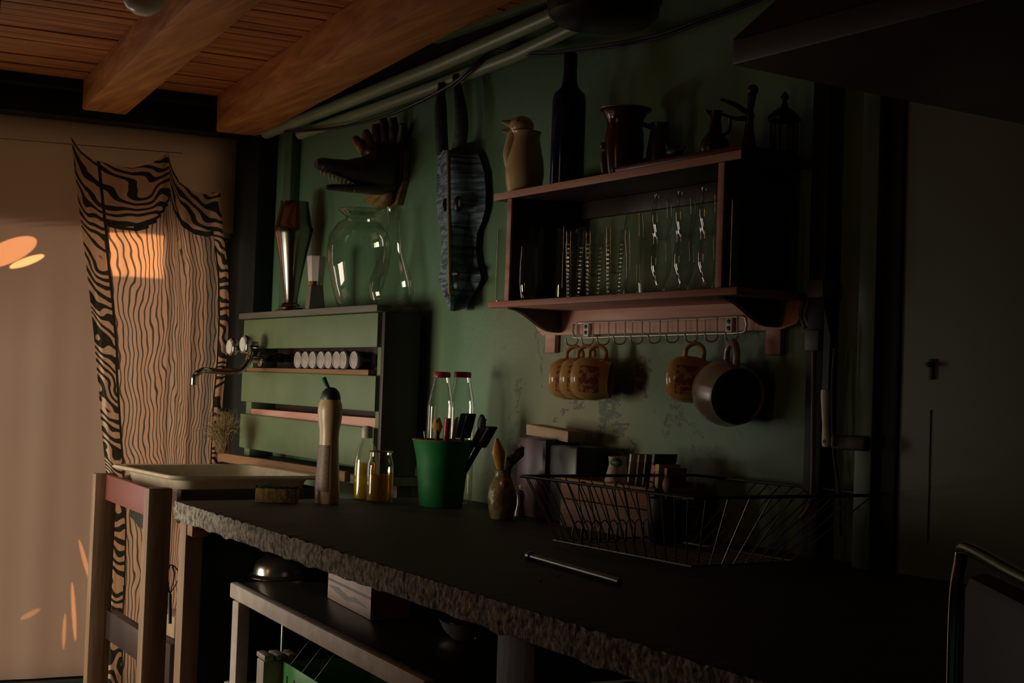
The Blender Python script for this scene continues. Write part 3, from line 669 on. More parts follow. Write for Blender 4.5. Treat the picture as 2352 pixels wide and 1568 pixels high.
for px, y, l in ((1316, -.140, 'leftmost'), (1361, -.110, 'middle'), (1408, -.125, 'right')):
    put('ribtop', prof_tumbler(.0165, .0225, .100, 10), px, y, 'upper ribbed tumbler nested in the %s stack of two' % l, G1, BZ + .05)
put('pilsner', PIL, 1452, -.120, 'single tall wavy beer glass between ribbed tumblers and tulips', G1)
for px, l in ((1515, 'left'), (1569, 'middle'), (1624, 'right')):
    put('tulip', TUL, px, -.100, 'lower tulip glass with foot in the %s tulip stack' % l, G1)
    put('tulcup', CUP, px, -.100, 'upper tulip glass sitting on the %s tulip stack' % l, G1, BZ + .118)

# ---------------- top of the wall shelf
def on_top(px, y=-.09): p = onY(px, 400, y); return V((p.x, y, UZ + .0005))
c = on_top(1205, -.10); K = 1 / 955.
CER = mat('cream_ceramic', (.88, .66, .36), .2, 0, (.74, .52, .26), 5)
t = thing('bird_jug', 'cream ceramic bird shaped jug with open beak', 'jug', c)
MB().lathe([(0, 0), (.038, 0), (.042, .004), (.041, .012), (.045, .03), (.048, .055), (.046, .085), (.040, .115), (.035, .14), (.036, .152), (.039, .158), (.036, .158), (.030, .14), (0, .12)], T(c), 36).build('body', CER, t)
lf = -r0      # to the left in view
hd = c + lf * .012 + V((0, 0, .172))
MB().ball(hd, .030, (1.15, 1, .85), 22).tube([c + lf * .030 + V((0, 0, .05)), c + lf * .036 + V((0, 0, .10)), c + lf * .028 + V((0, 0, .14)), hd], [.012, .019, .020, .022], 14, 5).build('head', CER, t)
MB().tube([hd + lf * .018 + V((0, 0, .004)), hd + lf * .036 + V((0, 0, .008)), hd + lf * .050 + V((0, 0, .010))], [.011, .007, .002], 10, 3).tube([hd + lf * .018 + V((0, 0, -.010)), hd + lf * .034 + V((0, 0, -.013)), hd + lf * .047 + V((0, 0, -.012))], [.010, .007, .003], 10, 3).build('beak', mat('pale_beak', (.72, .56, .38), .25), t)
MB().ball(hd + lf * .008 - f0 * .026 + V((0, 0, .008)), .004, (1, 1, 1), 10).build('eye', BLACK, t)
c = on_top(1302, -.105)
t = thing('wine_bottle', 'tall dark blue bottle standing beside the bird jug', 'bottle', c)
MB().lathe([(0, .012), (.030, .002), (.038, 0), (.0395, .006), (.0395, .205), (.036, .222), (.022, .236), (.017, .25), (.0145, .30), (.0145, .315)], T(c), 36).build('body', BLUEG, t)
MB().lathe([(.0145, .285), (.0165, .286), (.0165, .305), (.0155, .318), (0, .318)], T(c), 24).build('neck_ring', BLUEG, t)
c = on_top(1432, -.10)
RD = mat('oxblood_glaze', (.07, .022, .022), .18, 0, (.05, .016, .017), 8)
t = thing('oxblood_jug', 'dark red glazed jug with wide flared rim', 'jug', c)
MB().lathe([(0, .002), (.034, 0), (.036, .004), (.040, .03), (.044, .07), (.042, .10), (.039, .118), (.041, .132), (.050, .148), (.058, .154), (.056, .156), (.046, .148), (.037, .13), (.036, .1), (0, .03)], T(c), 40).build('body', RD, t)
ri = [c + V((.057 * math.cos(k * .1963), .057 * math.sin(k * .1963), .155)) for k in range(32)]
MB().tube(ri, .0018, 6, 0, True).build('rim', mat('pale_rim', (.30, .22, .19), .25), t)
s0 = c + lf * .042
MB().tube([s0 + V((0, 0, .012)), s0 + lf * .003 + V((0, 0, .04)), s0 + lf * .004 + V((0, 0, .06))], [.006, .009, .006], 10, 4).ball(s0 + lf * .005 + V((0, 0, .074)), .008).tube([s0 + V((0, 0, .014)), s0 - f0 * .010 + V((0, 0, .004))], .004, 8).build('relief_figure', mat('worn_figure', (.16, .11, .08), .4), t)
MB().tube([c - lf * .040 + V((0, 0, .125)), c - lf * .068 + V((0, 0, .11)), c - lf * .066 + V((0, 0, .06)), c - lf * .042 + V((0, 0, .04))], .0055, 10, 6).build('handle', RD, t)
c = on_top(1512, -.045)
o = MB().lathe([(0, 0), (.022, 0), (.026, .02), (.028, .06), (.022, .10), (.018, .115), (.021, .125), (.019, .125), (.015, .112), (0, .1)], T(c), 32).build('vase', mat('dusky_blue_glaze', (.06, .09, .11), .3)); tag(o, 'small dusky blue vase behind the dark red jug', 'vase')
c = on_top(1600, -.115)
o = MB().hexa(c + V((-.20, -.06, 0)), (.40, 0, 0), (0, .09, 0), (0, 0, .012), .004).build('red_tray', mat('dark_red_lacquer', (.14, .03, .028), .35)); tag(o, 'flat dark red tray lying on the top shelf', 'tray')
TT = .0125
c = on_top(1548, -.10) + V((0, 0, TT)); DKC = mat('dark_figurine', (.03, .03, .025), .4)
t = thing('bird_figurine', 'small dark bird figurine beside the blue vase', 'figurine', c)
MB().lathe([(0, 0), (.016, 0), (.014, .004), (.005, .008), (.004, .016), (0, .017)], T(c), 20).build('stand', DKC, t)
MB().ball(c + V((0, 0, .029)), .018, (1.3, .8, .8)).tube([c + V((-.014, 0, .034)), c + V((-.02, 0, .044)), c + V((-.03, 0, .044))], [.008, .008, .002], 10, 3).tube([c + V((.016, 0, .03)), c + V((.034, 0, .035))], [.008, .003], 8).build('body', DKC, t)
c = on_top(1640, -.125) + V((0, 0, TT))
t = thing('small_pitcher', 'slim dark pitcher with loop handle on the red tray', 'pitcher', c)
MB().lathe([(0, 0), (.026, 0), (.030, .012), (.026, .03), (.014, .045), (.0105, .07), (.013, .088), (.011, .088), (0, .07)], T(c), 28).build('body', mat('dark_bronze', (.05, .04, .032), .3, .3), t)
MB().tube([c - lf * .011 + V((0, 0, .083)), c - lf * .028 + V((0, 0, .075)), c - lf * .028 + V((0, 0, .05)), c - lf * .014 + V((0, 0, .038))], .003, 8, 5).build('handle', DKC, t)
MB().tube([c + lf * .011 + V((0, 0, .08)), c + lf * .02 + V((0, 0, .09))], [.005, .003], 8).build('spout', DKC, t)
c = on_top(1718, -.10)
t = thing('dancer_figurine', 'dark standing figurine with outstretched arms', 'figurine', c)
MB().lathe([(0, 0), (.024, 0), (.024, .010), (.016, .014), (.010, .05), (.008, .075), (.010, .085), (.006, .098), (0, .10)], T(c), 20).build('body', DKC, t)
MB().tube([c + V((0, 0, .088)), c + lf * .03 + V((0, 0, .105)), c + lf * .058 + V((0, 0, .115))], [.006, .005, .003], 8, 4).tube([c + V((0, 0, .08)), c + lf * .028 + V((0, 0, .078)), c + lf * .05 + V((0, 0, .085))], [.006, .004, .002], 8, 4).tube([c + V((0, 0, .09)), c - lf * .004 + V((0, 0, .13))], [.006, .009], 10).build('arm', DKC, t)
MB().ball(c - lf * .005 + V((0, 0, .136)), .011).build('head', DKC, t)
c = on_top(1798, -.055)
t = thing('small_lantern', 'small black lantern with finial at right end of top shelf', 'lantern', c)
mb = MB().lathe([(0, 0), (.030, 0), (.030, .008), (.026, .012)], T(c), 6)
for k in range(6): a = k * math.pi / 3; mb.tube([c + V((.026 * math.cos(a), .026 * math.sin(a), .01)), c + V((.026 * math.cos(a), .026 * math.sin(a), .075))], .002, 6)
mb.lathe([(.032, .072), (.034, .078), (.022, .092), (.008, .10), (.004, .112), (.009, .12), (.004, .128), (0, .132)], T(c), 6).build('frame', BLACKM, t)
MB().lathe([(.023, .013), (.023, .072)], T(c), 6).build('panes', GLD, t)

# ---------------- hook rail and mugs
RY = -.030
t = thing('hook_rail', 'wire rail with a row of hooks screwed under the shelf', 'rail', onY(1510, 775, RY))
def rr(px, py, y=RY): return onY(px, py, y)
loop = [rr(1328, 742), rr(1420, 739), rr(1520, 735), rr(1620, 731), rr(1702, 727), rr(1714, 738), rr(1714, 752), rr(1702, 764), rr(1620, 767), rr(1520, 770), rr(1420, 773), rr(1328, 776), rr(1318, 768), rr(1317, 752)]
RAILW = mat('bright_rail_wire', (.62, .60, .55), .35, .7)
MB().tube(loop, .0026, 8, 4, True).build('frame', RAILW, t)
hk = [1326, 1362, 1398, 1436, 1475, 1516, 1557, 1601, 1647, 1694]
hook_pts = []
for px in hk:
    f = (px - 1328) / 374; y0_, y1_ = 742 - 15 * f, 776 - 12 * f
    a_, b_ = rr(px, y0_, RY - .002), rr(px, y1_ + 10, RY - .002)
    e_ = b_ + V((0, -.012, -.008)); f_ = b_ + V((0, -.028, -.006)); g_ = b_ + V((0, -.034, .008))
    MB().tube([a_, (a_ + b_) / 2, b_, e_, f_, g_], .0019, 7, 4).build('hook', RAILW, t); hook_pts.append((e_ + f_) / 2)
for px, py in ((1347, 757), (1675, 746)):
    q = rr(px, py, -.024); pl = MB().box(q.x - .010, q.x + .010, -.026, -.0185, q.z - .017, q.z + .017, .001).build('mounting_plate', WHITEP, t)
    for dz in (-.007, .007): MB().lathe([(0, .003), (.0045, .002), (.005, 0)], aim((q.x, -.026, q.z + dz), (0, -1, 0)), 12).build('screw', BLACKM, pl)
MUG = mat('speckled_mug', (.66, .38, .15), .16, 0, (.46, .26, .10), 9)
PRT = mat('mug_print', (.26, .07, .045), .3, 0, (.52, .29, .12), 70, (1, 1, 1), 0, (.42, .5))
def mug(hook, label, axis, s=1.0, m=MUG, big=False):
    axis = V(axis).normalized()
    r = .050 * s
    c = hook + V((0, 0, -(.026 * s + r + .004))) - axis * .045 * s
    t = thing('mug', label, 'mug', c, 'mugs hung on the hook rail')
    M = aim(c, axis)
    MB().lathe([(0, .003), (r * .55, 0), (r * .72, .003), (r * .92, .018 * s), (r, .04 * s), (r * .98, .06 * s), (r * .86, .082 * s), (r * .84, .09 * s), (r * .80, .09 * s), (r * .82, .08 * s), (r * .94, .058 * s), (r * .94, .04 * s), (r * .7, .009 * s), (0, .008 * s)], M, 44).build('body', m, t)
    up = V((0, 0, 1)); up = (up - axis * up.dot(axis)).normalized()
    hp_ = [c + axis * .034 * s + up * r * .94, c + axis * .036 * s + up * (r + .016 * s), c + axis * .054 * s + up * (r + .027 * s), c + axis * .071 * s + up * (r + .016 * s), c + axis * .073 * s + up * r * .86]
    MB().tube(hp_, .0048 * s, 10, 6, flat=1.3).build('handle', m, t)
    if not big:
        # printed patch on the side towards the room
        sd = axis.cross(up); sd = sd if sd.y < 0 else -sd
        def pf(u, v):
            ang = (u - .5) * 1.3 - .05; zz = (.024 + .045 * v) * s
            tbl = [(.018, .92), (.04, 1), (.06, .98), (.082, .86)]
            k = zz / s; rad = 1
            for (za, ra), (zb_, rb) in zip(tbl, tbl[1:]):
                if za <= k <= zb_: rad = ra + (rb - ra) * (k - za) / (zb_ - za)
            return c + axis * zz + (sd * math.cos(ang) + up * math.sin(ang)) * (r * rad + .0006)
        MB().grid(pf, 10, 6).build('print', PRT, t)
    return t
ax = (.75, .66, -.06)
mug(hook_pts[0], 'leftmost of the three tan mugs hanging together', ax)
mug(hook_pts[1] + V((0, -.012, 0)), 'middle one of the three tan mugs hanging together', ax)
mug(hook_pts[2] + V((0, -.024, 0)), 'rightmost of the three tan mugs hanging together', ax)
mug(hook_pts[7] , 'tan mug hanging alone, partly behind the big grey mug', ax)
BIGM = mat('grey_stoneware', (.36, .28, .20), .2, 0, (.22, .18, .14), 14)
t = mug(hook_pts[9] + V((0, -.004, 0)), 'big grey stoneware mug hanging with its mouth to the room', (.93, -.34, -.10), 1.36, BIGM, True)

# ------------------------------------------------------------------ counter
CZT = .88
c0, c1 = onZ(398, 1150, CZT), onZ(1182, 1392, CZT)
d_ = (c1 - c0); d_.z = 0; L_ = d_.length * 1.75; dn = d_.normalized(); nn = V((dn.y, -dn.x, 0))
if nn.y > 0: nn = -nn
t = thing('counter', 'rough concrete worktop slab on timber posts', 'counter', c0 + dn * L_ / 2 + V((0, .4, -CZT)))
TH = .044
mb = MB(); NU, NV = 700, 12
mb2 = MB()
def edge(u, v):
    p = c0 + dn * (L_ * u); s_ = u * L_
    n1 = noise.noise(V((s_ * 30, v * 2.2, 3))) * .0012 + noise.noise(V((s_ * 95, v * 7, 9))) * .0020 + noise.noise(V((s_ * 210, v * 16, 4))) * .0017
    dep = .002 * math.sin(math.pi * v) + n1
    dz = 0
    if v > .8: dz = .007 * noise.noise(V((s_ * 16, 7, 1))) * (v - .8) * 5
    if v < .2: dz = min(0, .005 * (noise.noise(V((s_ * 34, 1, 5))) - .12)) * (1 - v * 5)
    q = p + nn * (dep - .004) + V((0, 0, -TH * v + dz)); return q
mb.grid(edge, NU, NV)
mb.build('broken_edge', CONC, t)
def topf(u, v):
    p = c0 + dn * (L_ * u); a_ = p - nn * .006; s_ = u * L_; b_ = V((p.x + (.10 if False else 0), -.002, CZT))
    b_ = V((p.x, -.001, CZT)); q = a_.lerp(b_, v)
    q.z = CZT + min(0, .005 * (noise.noise(V((s_ * 34, 1, 5))) - .12)) * max(0, 1 - v * 40); return q
mb2.grid(topf, NU, 40); 
mb2.build('worktop', CTOP, t)
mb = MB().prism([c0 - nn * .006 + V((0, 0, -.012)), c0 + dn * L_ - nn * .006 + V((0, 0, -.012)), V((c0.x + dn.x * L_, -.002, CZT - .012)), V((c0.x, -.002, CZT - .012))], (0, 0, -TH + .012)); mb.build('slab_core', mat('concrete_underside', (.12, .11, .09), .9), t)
# posts
pz = CZT - TH - .003
def post(px, w, dd, m, off=.06, nm='post'):
    # the post stands under the slab edge, centred on the pixel column near the top
    best = min((abs((onP(px, 1300, c0 - nn * off, nn) - (c0 - nn * off + dn * (L_ * k / 400))).dot(dn)), k) for k in range(401))[1]
    q = c0 - nn * off + dn * (L_ * best / 400)
    o = MB().hexa(V((q.x - w / 2, q.y - dd / 2, 0)), (w, 0, 0), (0, dd, 0), (0, 0, pz), .003).build(nm, m, t); return q
q = c0 - nn * .05 + dn * .035; MB().hexa(V((q.x - .022, q.y - .035, 0)), (.044, 0, 0), (0, .045, 0), (0, 0, pz), .003).build('post', OAK, t)
q2 = c0 + dn * (L_ * .545) - nn * .09
MB().hexa(V((q2.x - .04, q2.y - .05, 0)), (.10, 0, 0), (0, .10, 0), (0, 0, pz), .003).build('post', wood('brown_post', (.11, .085, .07), (.06, .048, .04), 'z'), t)
MB().box(c0.x + .03, c0.x + .048, c0.y + .06, -.026, 0, pz - .001, .002).build('end_panel', DARKTRIM, t)
q3 = V((c0.x + .06, -.1, 0)); MB().hexa(q3, (.05, 0, 0), (0, .05, 0), (0, 0, pz)).build('post', DARKW, t)
MB().bar(c0 - nn * .04 + dn * .0 + V((0, 0, pz - CZT - .015)), c0 - nn * .04 + dn * .10 + V((0, 0, pz - CZT - .015)), .04, .03).build('shim', OAKX, t)
struct(MB().box(c0.x + .1, c0.x + .13, -.62, -.02, 0, .40, .003).build('partition', DARKTRIM)) if False else None

# ---------------- things on the counter
def onC(px, py): return onZ(px, py, CZT)
Zc = CZT + .0008
# sponge
c = onC(632, 1156); 
t = thing('sponge', 'dish sponge with green scouring top beside the bottle', 'sponge', V((c.x, c.y, Zc)))
sx = r0 * .100; sy = f0 * .055
MB().hexa(V((c.x, c.y, Zc)) - sx / 2, sx, sy, (0, 0, .036), .004).build('foam', mat('yellow_foam', (.20, .125, .028), .9, 0, (.12, .08, .02), 60, (1, 1, 1), .4), t)
MB().grid(lambda u, v: V((c.x, c.y, Zc + .0385 + .006 * noise.noise(V((u * 9, v * 6, 2))))) - sx * .51 + sx * 1.02 * u + sy * v, 24, 12).solid(-.006).build('scouring_pad', mat('green_scourer', (.09, .13, .075), .95, 0, (.05, .08, .05), 120, (1, 1, 1), .6), t)
# detergent bottle
c = onC(750, 1156); c.z = Zc
t = thing('detergent_bottle', 'cream squeeze bottle with black cap and green nozzle', 'bottle', c)
K = .00109
bp = [(0, 0), (.034, 0), (.036, .006), (.0365, .03), (.0335, .08), (.030, .13), (.0285, .160), (.0295, .180), (.0345, .205), (.037, .228), (.035, .245), (.029, .258)]
MB().lathe(bp, T(c) @ Matrix.Diagonal((1, .8, 1, 1)), 40).build('body', mat('cream_plastic', (.60, .42, .24), .3), t)
MB().lathe([(.0295, .258), (.030, .262), (.026, .276), (.016, .286), (.007, .289), (0, .289)], T(c) @ Matrix.Diagonal((1, .8, 1, 1)), 32).build('cap', BLACK, t)
MB().tube([c + V((-.006, -.003, .286)), c + lf * .014 + V((0, 0, .300)), c + lf * .020 + V((0, 0, .312))], [.004, .006, .007], 10, 3).build('nozzle', mat('bright_green_plastic', (.03, .20, .08), .35), t)
LBL = mat('dull_brown_label', (.20, .115, .07), .5, 0, (.12, .07, .045), 90, (1, 1, 3), 0, (.45, .55))
def lab(u, v):
    h = .03 + .115 * v; rad = None
    for (ra, za), (rb, zb_) in zip(bp, bp[1:]):
        if za <= h <= zb_ and zb_ > za: rad = ra + (rb - ra) * (h - za) / (zb_ - za)
    a = math.radians(-60) + (-1.05 + 1.6 * u)
    return c + V(((rad + .0006) * math.cos(a), (rad * .8 + .0006) * math.sin(a), h))
MB().grid(lab, 16, 12).build('front_label', LBL, t)
# pump bottle and jar of yellow liquid
YL = mat('yellow_liquid', (.62, .42, .02), .1)
def liquid(name='yellow_oil'):
    m = bpy.data.materials.new(name); m.use_nodes = True; nt = m.node_tree; nt.nodes.clear()
    out = nt.nodes.new('ShaderNodeOutputMaterial'); mx = nt.nodes.new('ShaderNodeMixShader'); mx.inputs[0].default_value = .45
    a = nt.nodes.new('ShaderNodeBsdfTransparent'); a.inputs[0].default_value = (.80, .55, .06, 1); b = nt.nodes.new('ShaderNodeBsdfPrincipled')
    b.inputs['Base Color'].default_value = (.62, .42, .015, 1); b.inputs['Roughness'].default_value = .15
    nt.links.new(a.outputs[0], mx.inputs[1]); nt.links.new(b.outputs[0], mx.inputs[2]); nt.links.new(mx.outputs[0], out.inputs[0]); return m
OIL = liquid()
c = onC(838, 1148); c.z = Zc
t = thing('oil_bottle', 'clear bottle of yellow oil with pale stopper', 'bottle', c)
MB().lathe([(0, .003), (.026, 0), (.031, .004), (.032, .06), (.031, .10), (.024, .135), (.014, .155), (.0125, .17)], T(c), 36).build('body', GL, t)
MB().lathe([(0, .004), (.029, .005), (.0305, .06), (.0295, .095), (0, .095)], T(c), 36).build('oil', OIL, t)
MB().lathe([(.0145, .160), (.015, .164), (.015, .182), (.012, .19), (0, .192)], T(c), 24).build('stopper', mat('pale_stopper', (.42, .38, .30), .4), t)
c = onC(872, 1152); c.z = Zc
c = c - f0 * .02
t = thing('oil_jar', 'open glass jar half filled with yellow oil', 'jar', c)
MB().lathe([(0, .003), (.030, 0), (.0345, .005), (.035, .08), (.034, .10), (.029, .115), (.029, .128), (.031, .130), (.029, .130)], T(c), 36).build('body', GL, t)
MB().lathe([(0, .005), (.032, .006), (.033, .07), (0, .07)], T(c) @ T((-.0, 0, 0)), 36).build('oil', OIL, t)
MB().tube([c + V((.031 * math.cos(k * .2618), .031 * math.sin(k * .2618), .129)) for k in range(24)], .0015, 6, 0, True).build('lip', mat('brass_lip', (.6, .42, .2), .25, .8), t)
# two tall bottles with red caps
REDC = mat('red_cap', (.40, .035, .035), .3)
for px, y, l in ((1010, -.145, 'left'), (1058, -.085, 'right')):
    p = onY(px, 1000, y); c = V((p.x, y, Zc))
    hgt = onY(px, 858, y).z - Zc
    t = thing('passata_bottle', 'tall empty glass bottle with red cap, the %s of two' % l, 'bottle', c, 'red capped bottles behind the green cup')
    MB().lathe([(0, .004), (.030, 0), (.0345, .005), (.035, .03), (.035, hgt - .085), (.031, hgt - .06), (.024, hgt - .03), (.0205, hgt - .012), (.0205, hgt - .006)], T(c), 36).build('body', GL, t)
    MB().lathe([(.0215, hgt - .010), (.0225, hgt - .009), (.0225, hgt + .003), (.021, hgt + .005), (0, hgt + .005)], T(c), 28).build('cap', REDC, t)
# green cup of utensils
c = onC(1012, 1163); c.z = Zc
t = thing('utensil_cup', 'large green plastic cup holding brushes and spatulas', 'cup', c)
MB().lathe([(0, .002), (.052, 0), (.055, .004), (.060, .06), (.066, .12), (.076, .163), (.0775, .166), (.075, .167), (.064, .12), (.055, .01), (0, .008)], T(c), 44).build('body', mat('green_plastic', (.015, .20, .055), .5, spec=.25), t)
MB().tube([c + V((.0765 * math.cos(k * .1963), .0765 * math.sin(k * .1963), .166)) for k in range(32)], .002, 6, 0, True).build('rim', mat('worn_rim', (.26, .13, .07), .4), t)
UB = c + V((0, 0, .02))
def uten(name, label, cat, off, tip, m, r0_, r1_, kind='stick', hm=None):
    a_ = c + V((off[0] * .45, off[1] * .45, .012)); b_ = c + V((tip[0], tip[1], tip[2]))
    t2 = thing(name, label, cat, a_, 'utensils standing in the green cup')
    d = (b_ - a_)
    MB().tube([a_, a_ + d * .5, a_ + d * .98], [r0_, r0_, r1_], 10, 3).build('handle', m, t2)
    if kind == 'brush': MB().tube([a_ + d * .80, a_ + d * .9, b_], [r1_ * 1.1, r1_ * 2.4, r1_ * 1.2], 12, 4, flat=.5).build('bristles', hm, t2)
    if kind == 'spat':
        w = r0 * .020; MB().hexa(a_ + d * .72 - w, w * 2, f0 * .005, d * .28, .004).build('blade', hm, t2)
    if kind == 'spoon': MB().ball(a_ + d * .9, .022, (.8, .35, 1.3), 16).build('bowl', hm, t2)
def cp(dr, df, z): v = r0 * dr + f0 * df; return (v.x, v.y, z)
uten('pastry_brush', 'yellow tipped brush standing in the green cup', 'brush', cp(-.02, -.02, 0), cp(-.015, -.03, .222), mat('brown_handle', (.09, .05, .03), .5), .006, .006, 'brush', mat('yellow_bristle', (.55, .30, .03), .5))
uten('red_spatula', 'red handled spatula standing in the green cup', 'spatula', cp(.0, -.03, 0), cp(.012, -.035, .226), REDC, .008, .009)
uten('white_stick', 'pale stirring stick standing in the green cup', 'utensil', cp(.02, -.03, 0), cp(.034, -.03, .230), mat('pale_stick', (.42, .38, .32), .5), .005, .005)
uten('black_spatula', 'black broad spatula leaning right in the green cup', 'spatula', cp(.03, -.01, 0), cp(.062, -.005, .235), BLACK, .006, .006, 'spat', BLACK)
uten('black_ladle', 'black ladle at the back of the green cup', 'ladle', cp(.03, .02, 0), cp(.105, .0, .228), BLACK, .006, .006, 'spoon', BLACK)
uten('black_tongs', 'dark handled server leaning furthest right in the green cup', 'utensil', cp(.04, .0, 0), cp(.118, -.025, .205), BLACK, .007, .008, 'spat', mat('dark_brown_plastic', (.035, .025, .02), .4))
uten('steel_whisk', 'thin steel whisk at the left of the green cup', 'whisk', cp(-.04, .0, 0), cp(-.048, .0, .19), STEEL, .003, .003)
# ornate little vase with brush and spoon
c = onC(1152, 1192); c.z = Zc
t = thing('painted_vase', 'mottled yellow and grey ceramic vase holding brushes', 'vase', c)
MB().lathe([(0, .002), (.024, 0), (.027, .004), (.033, .03), (.034, .05), (.030, .075), (.021, .095), (.018, .104), (.021, .112), (.019, .112), (.015, .102), (0, .09)], T(c), 40, lambda a, z: 1 + .025 * math.sin(a * 5 + z * 90)).build('body', mat('mottled_ceramic', (.36, .32, .22), .25, 0, (.24, .16, .03), 32, (1, 1, 1), .4, (.42, .6)), t)
MB().ball(c - f0 * .022 + r0 * .004 + V((0, 0, .083)), .012, (1, 1, 1.2), 14).build('orange_knob', mat('orange_glaze', (.34, .14, .06), .3), t)
def stick(name, label, cat, pa, pb, m, r1, r2, hm=None, hl=.035, hr=.008):
    t2 = thing(name, label, cat, pa, 'tools standing in the mottled vase'); d = pb - pa
    MB().tube([pa, pb], [r1, r2], 10).build('handle', m, t2)
    if hm: MB().tube([pb - d.normalized() * hl, pb - d.normalized() * hl * .4, pb], [hr * .4, hr, hr * .25], 12, 5, flat=.55).build('head', hm, t2)
pa = c + V((0, 0, .095))
ORG = mat('orange_yellow_plastic', (.60, .27, .02), .4)
stick('yellow_spreader', 'orange yellow spreader standing in the mottled vase', 'spreader', pa + lf * .004, c + lf * .018 + V((0, 0, .185)), ORG, .003, .004, ORG, .085, .016)
stick('pink_brush', 'pink handled brush standing in the mottled vase', 'brush', pa, c - lf * .018 + V((0, 0, .150)), mat('pink_plastic', (.42, .26, .27), .4), .0035, .004, mat('dark_bristle', (.06, .03, .03), .7), .03, .008)
stick('dark_brush', 'dark long handled brush leaning right in the mottled vase', 'brush', pa + V((.002, .002, 0)), c - lf * .040 + V((0, .005, .168)), BLACKM, .004, .005, mat('wine_bristle', (.12, .05, .045), .7), .045, .013)
# dark pepper bottle beside
c = onC(1198, 1186); c.z = Zc
t = thing('pepper_mill', 'small dark pepper mill with pale knob beside mottled vase', 'mill', c)
MB().lathe([(0, 0), (.022, 0), (.022, .01), (.016, .03), (.018, .05), (.012, .062), (0, .064)], T(c), 28).build('body', mat('dark_turned_wood', (.055, .03, .03), .22), t)
MB().ball(c + V((0, 0, .070)), .0095).build('knob', mat('pale_knob', (.40, .27, .17), .25), t)
# dark box with card on top, against the wall
p0 = onY(1250, 1085, -.12)
t = thing('dark_tin', 'dark wine coloured tin box standing by the wall', 'box', V((p0.x, -.08, Zc)))
xl, xr = onY(1186, 1050, -.13).x, onY(1318, 1050, -.13).x
zt_ = onY(1200, 1003, -.13).z
xm = xl + (xr - xl) * .52
MB().box(xl, xm, -.13, -.03, Zc, zt_, .006).build('front', mat('wine_tin', (.10, .035, .045), .3, 0, (.05, .02, .025), 12), t)
MB().box(xm + .001, xr, -.122, -.032, Zc, zt_ - .012, .006).build('side', mat('black_tin', (.022, .02, .022), .35), t)
qa, qb = onY(1216, 992, -.09), onY(1312, 1016, -.09)
o = MB().hexa(V((qa.x, -.10, zt_ + .004)), V((qb.x - qa.x, 0, -.010)), (0, .05, 0), (0, 0, .026), .002).build('card_box', mat('cream_card', (.55, .40, .24), .6)); tag(o, 'cream card box lying on top of the dark tin', 'box')
# wooden crate with packets
CX0, CX1, CY0, CY1 = onY(1288, 1095, -.165).x, -2.27, -.165, -.03
czt = onY(1295, 1096, -.165).z
t = thing('wooden_crate', 'long orange brown wooden crate filled with packets', 'crate', V(((CX0 + CX1) / 2, -.1, Zc)))
CW = wood('crate_wood', (.42, .19, .085), (.25, .10, .045), 'x', 8)
hh = czt - Zc
MB().box(CX0, CX1, CY0, CY0 + .010, Zc + hh * .58, czt, .002).build('upper_slat', CW, t)
MB().box(CX0, CX1, CY0 + .001, CY0 + .010, Zc, Zc + hh * .565, .002).build('lower_slat', wood('crate_wood_dark', (.27, .14, .08), (.17, .085, .05), 'x', 8), t)
MB().box(CX0, CX1, CY1 - .010, CY1, Zc, czt + .01, .002).build('back_slat', CW, t)
for x in (CX0, CX1 - .01): MB().box(x, x + .01, CY0 + .0105, CY1 - .0105, Zc, czt, .002).build('end_panel', CW, t)
MB().box(CX0 + .011, CX1 - .011, CY0 + .0105, CY1 - .0105, Zc, Zc + .008, 0).build('base', CW, t)
pk = [(1418, 1046, .020, .010, (.55, .46, .34), 'cream knitted pouch with a dark green leaf in the crate', -.12),
      (1460, 1038, .030, .006, (.60, .52, .42), 'white topped seed packet beside the cream pouch in crate', -.10),
      (1478, 1040, .030, .005, (.34, .26, .17), 'tan paper packet in the middle of the crate', -.09),
      (1494, 1040, .030, .005, (.14, .12, .08), 'olive brown packet between the tan and dark green ones', -.09),
      (1512, 1038, .030, .008, (.025, .05, .04), 'dark green packet in the crate', -.09),
      (1534, 1066, .026, .012, (.36, .04, .05), 'red packet in the crate beside the yellow box', -.10),
      (1570, 1066, .028, .012, (.50, .34, .03), 'yellow box at the right end of the crate', -.10),
      (1596, 1076, .026, .008, (.26, .08, .03), 'brown red sachet right of the yellow box', -.10)]
CXL = CX0 + .03
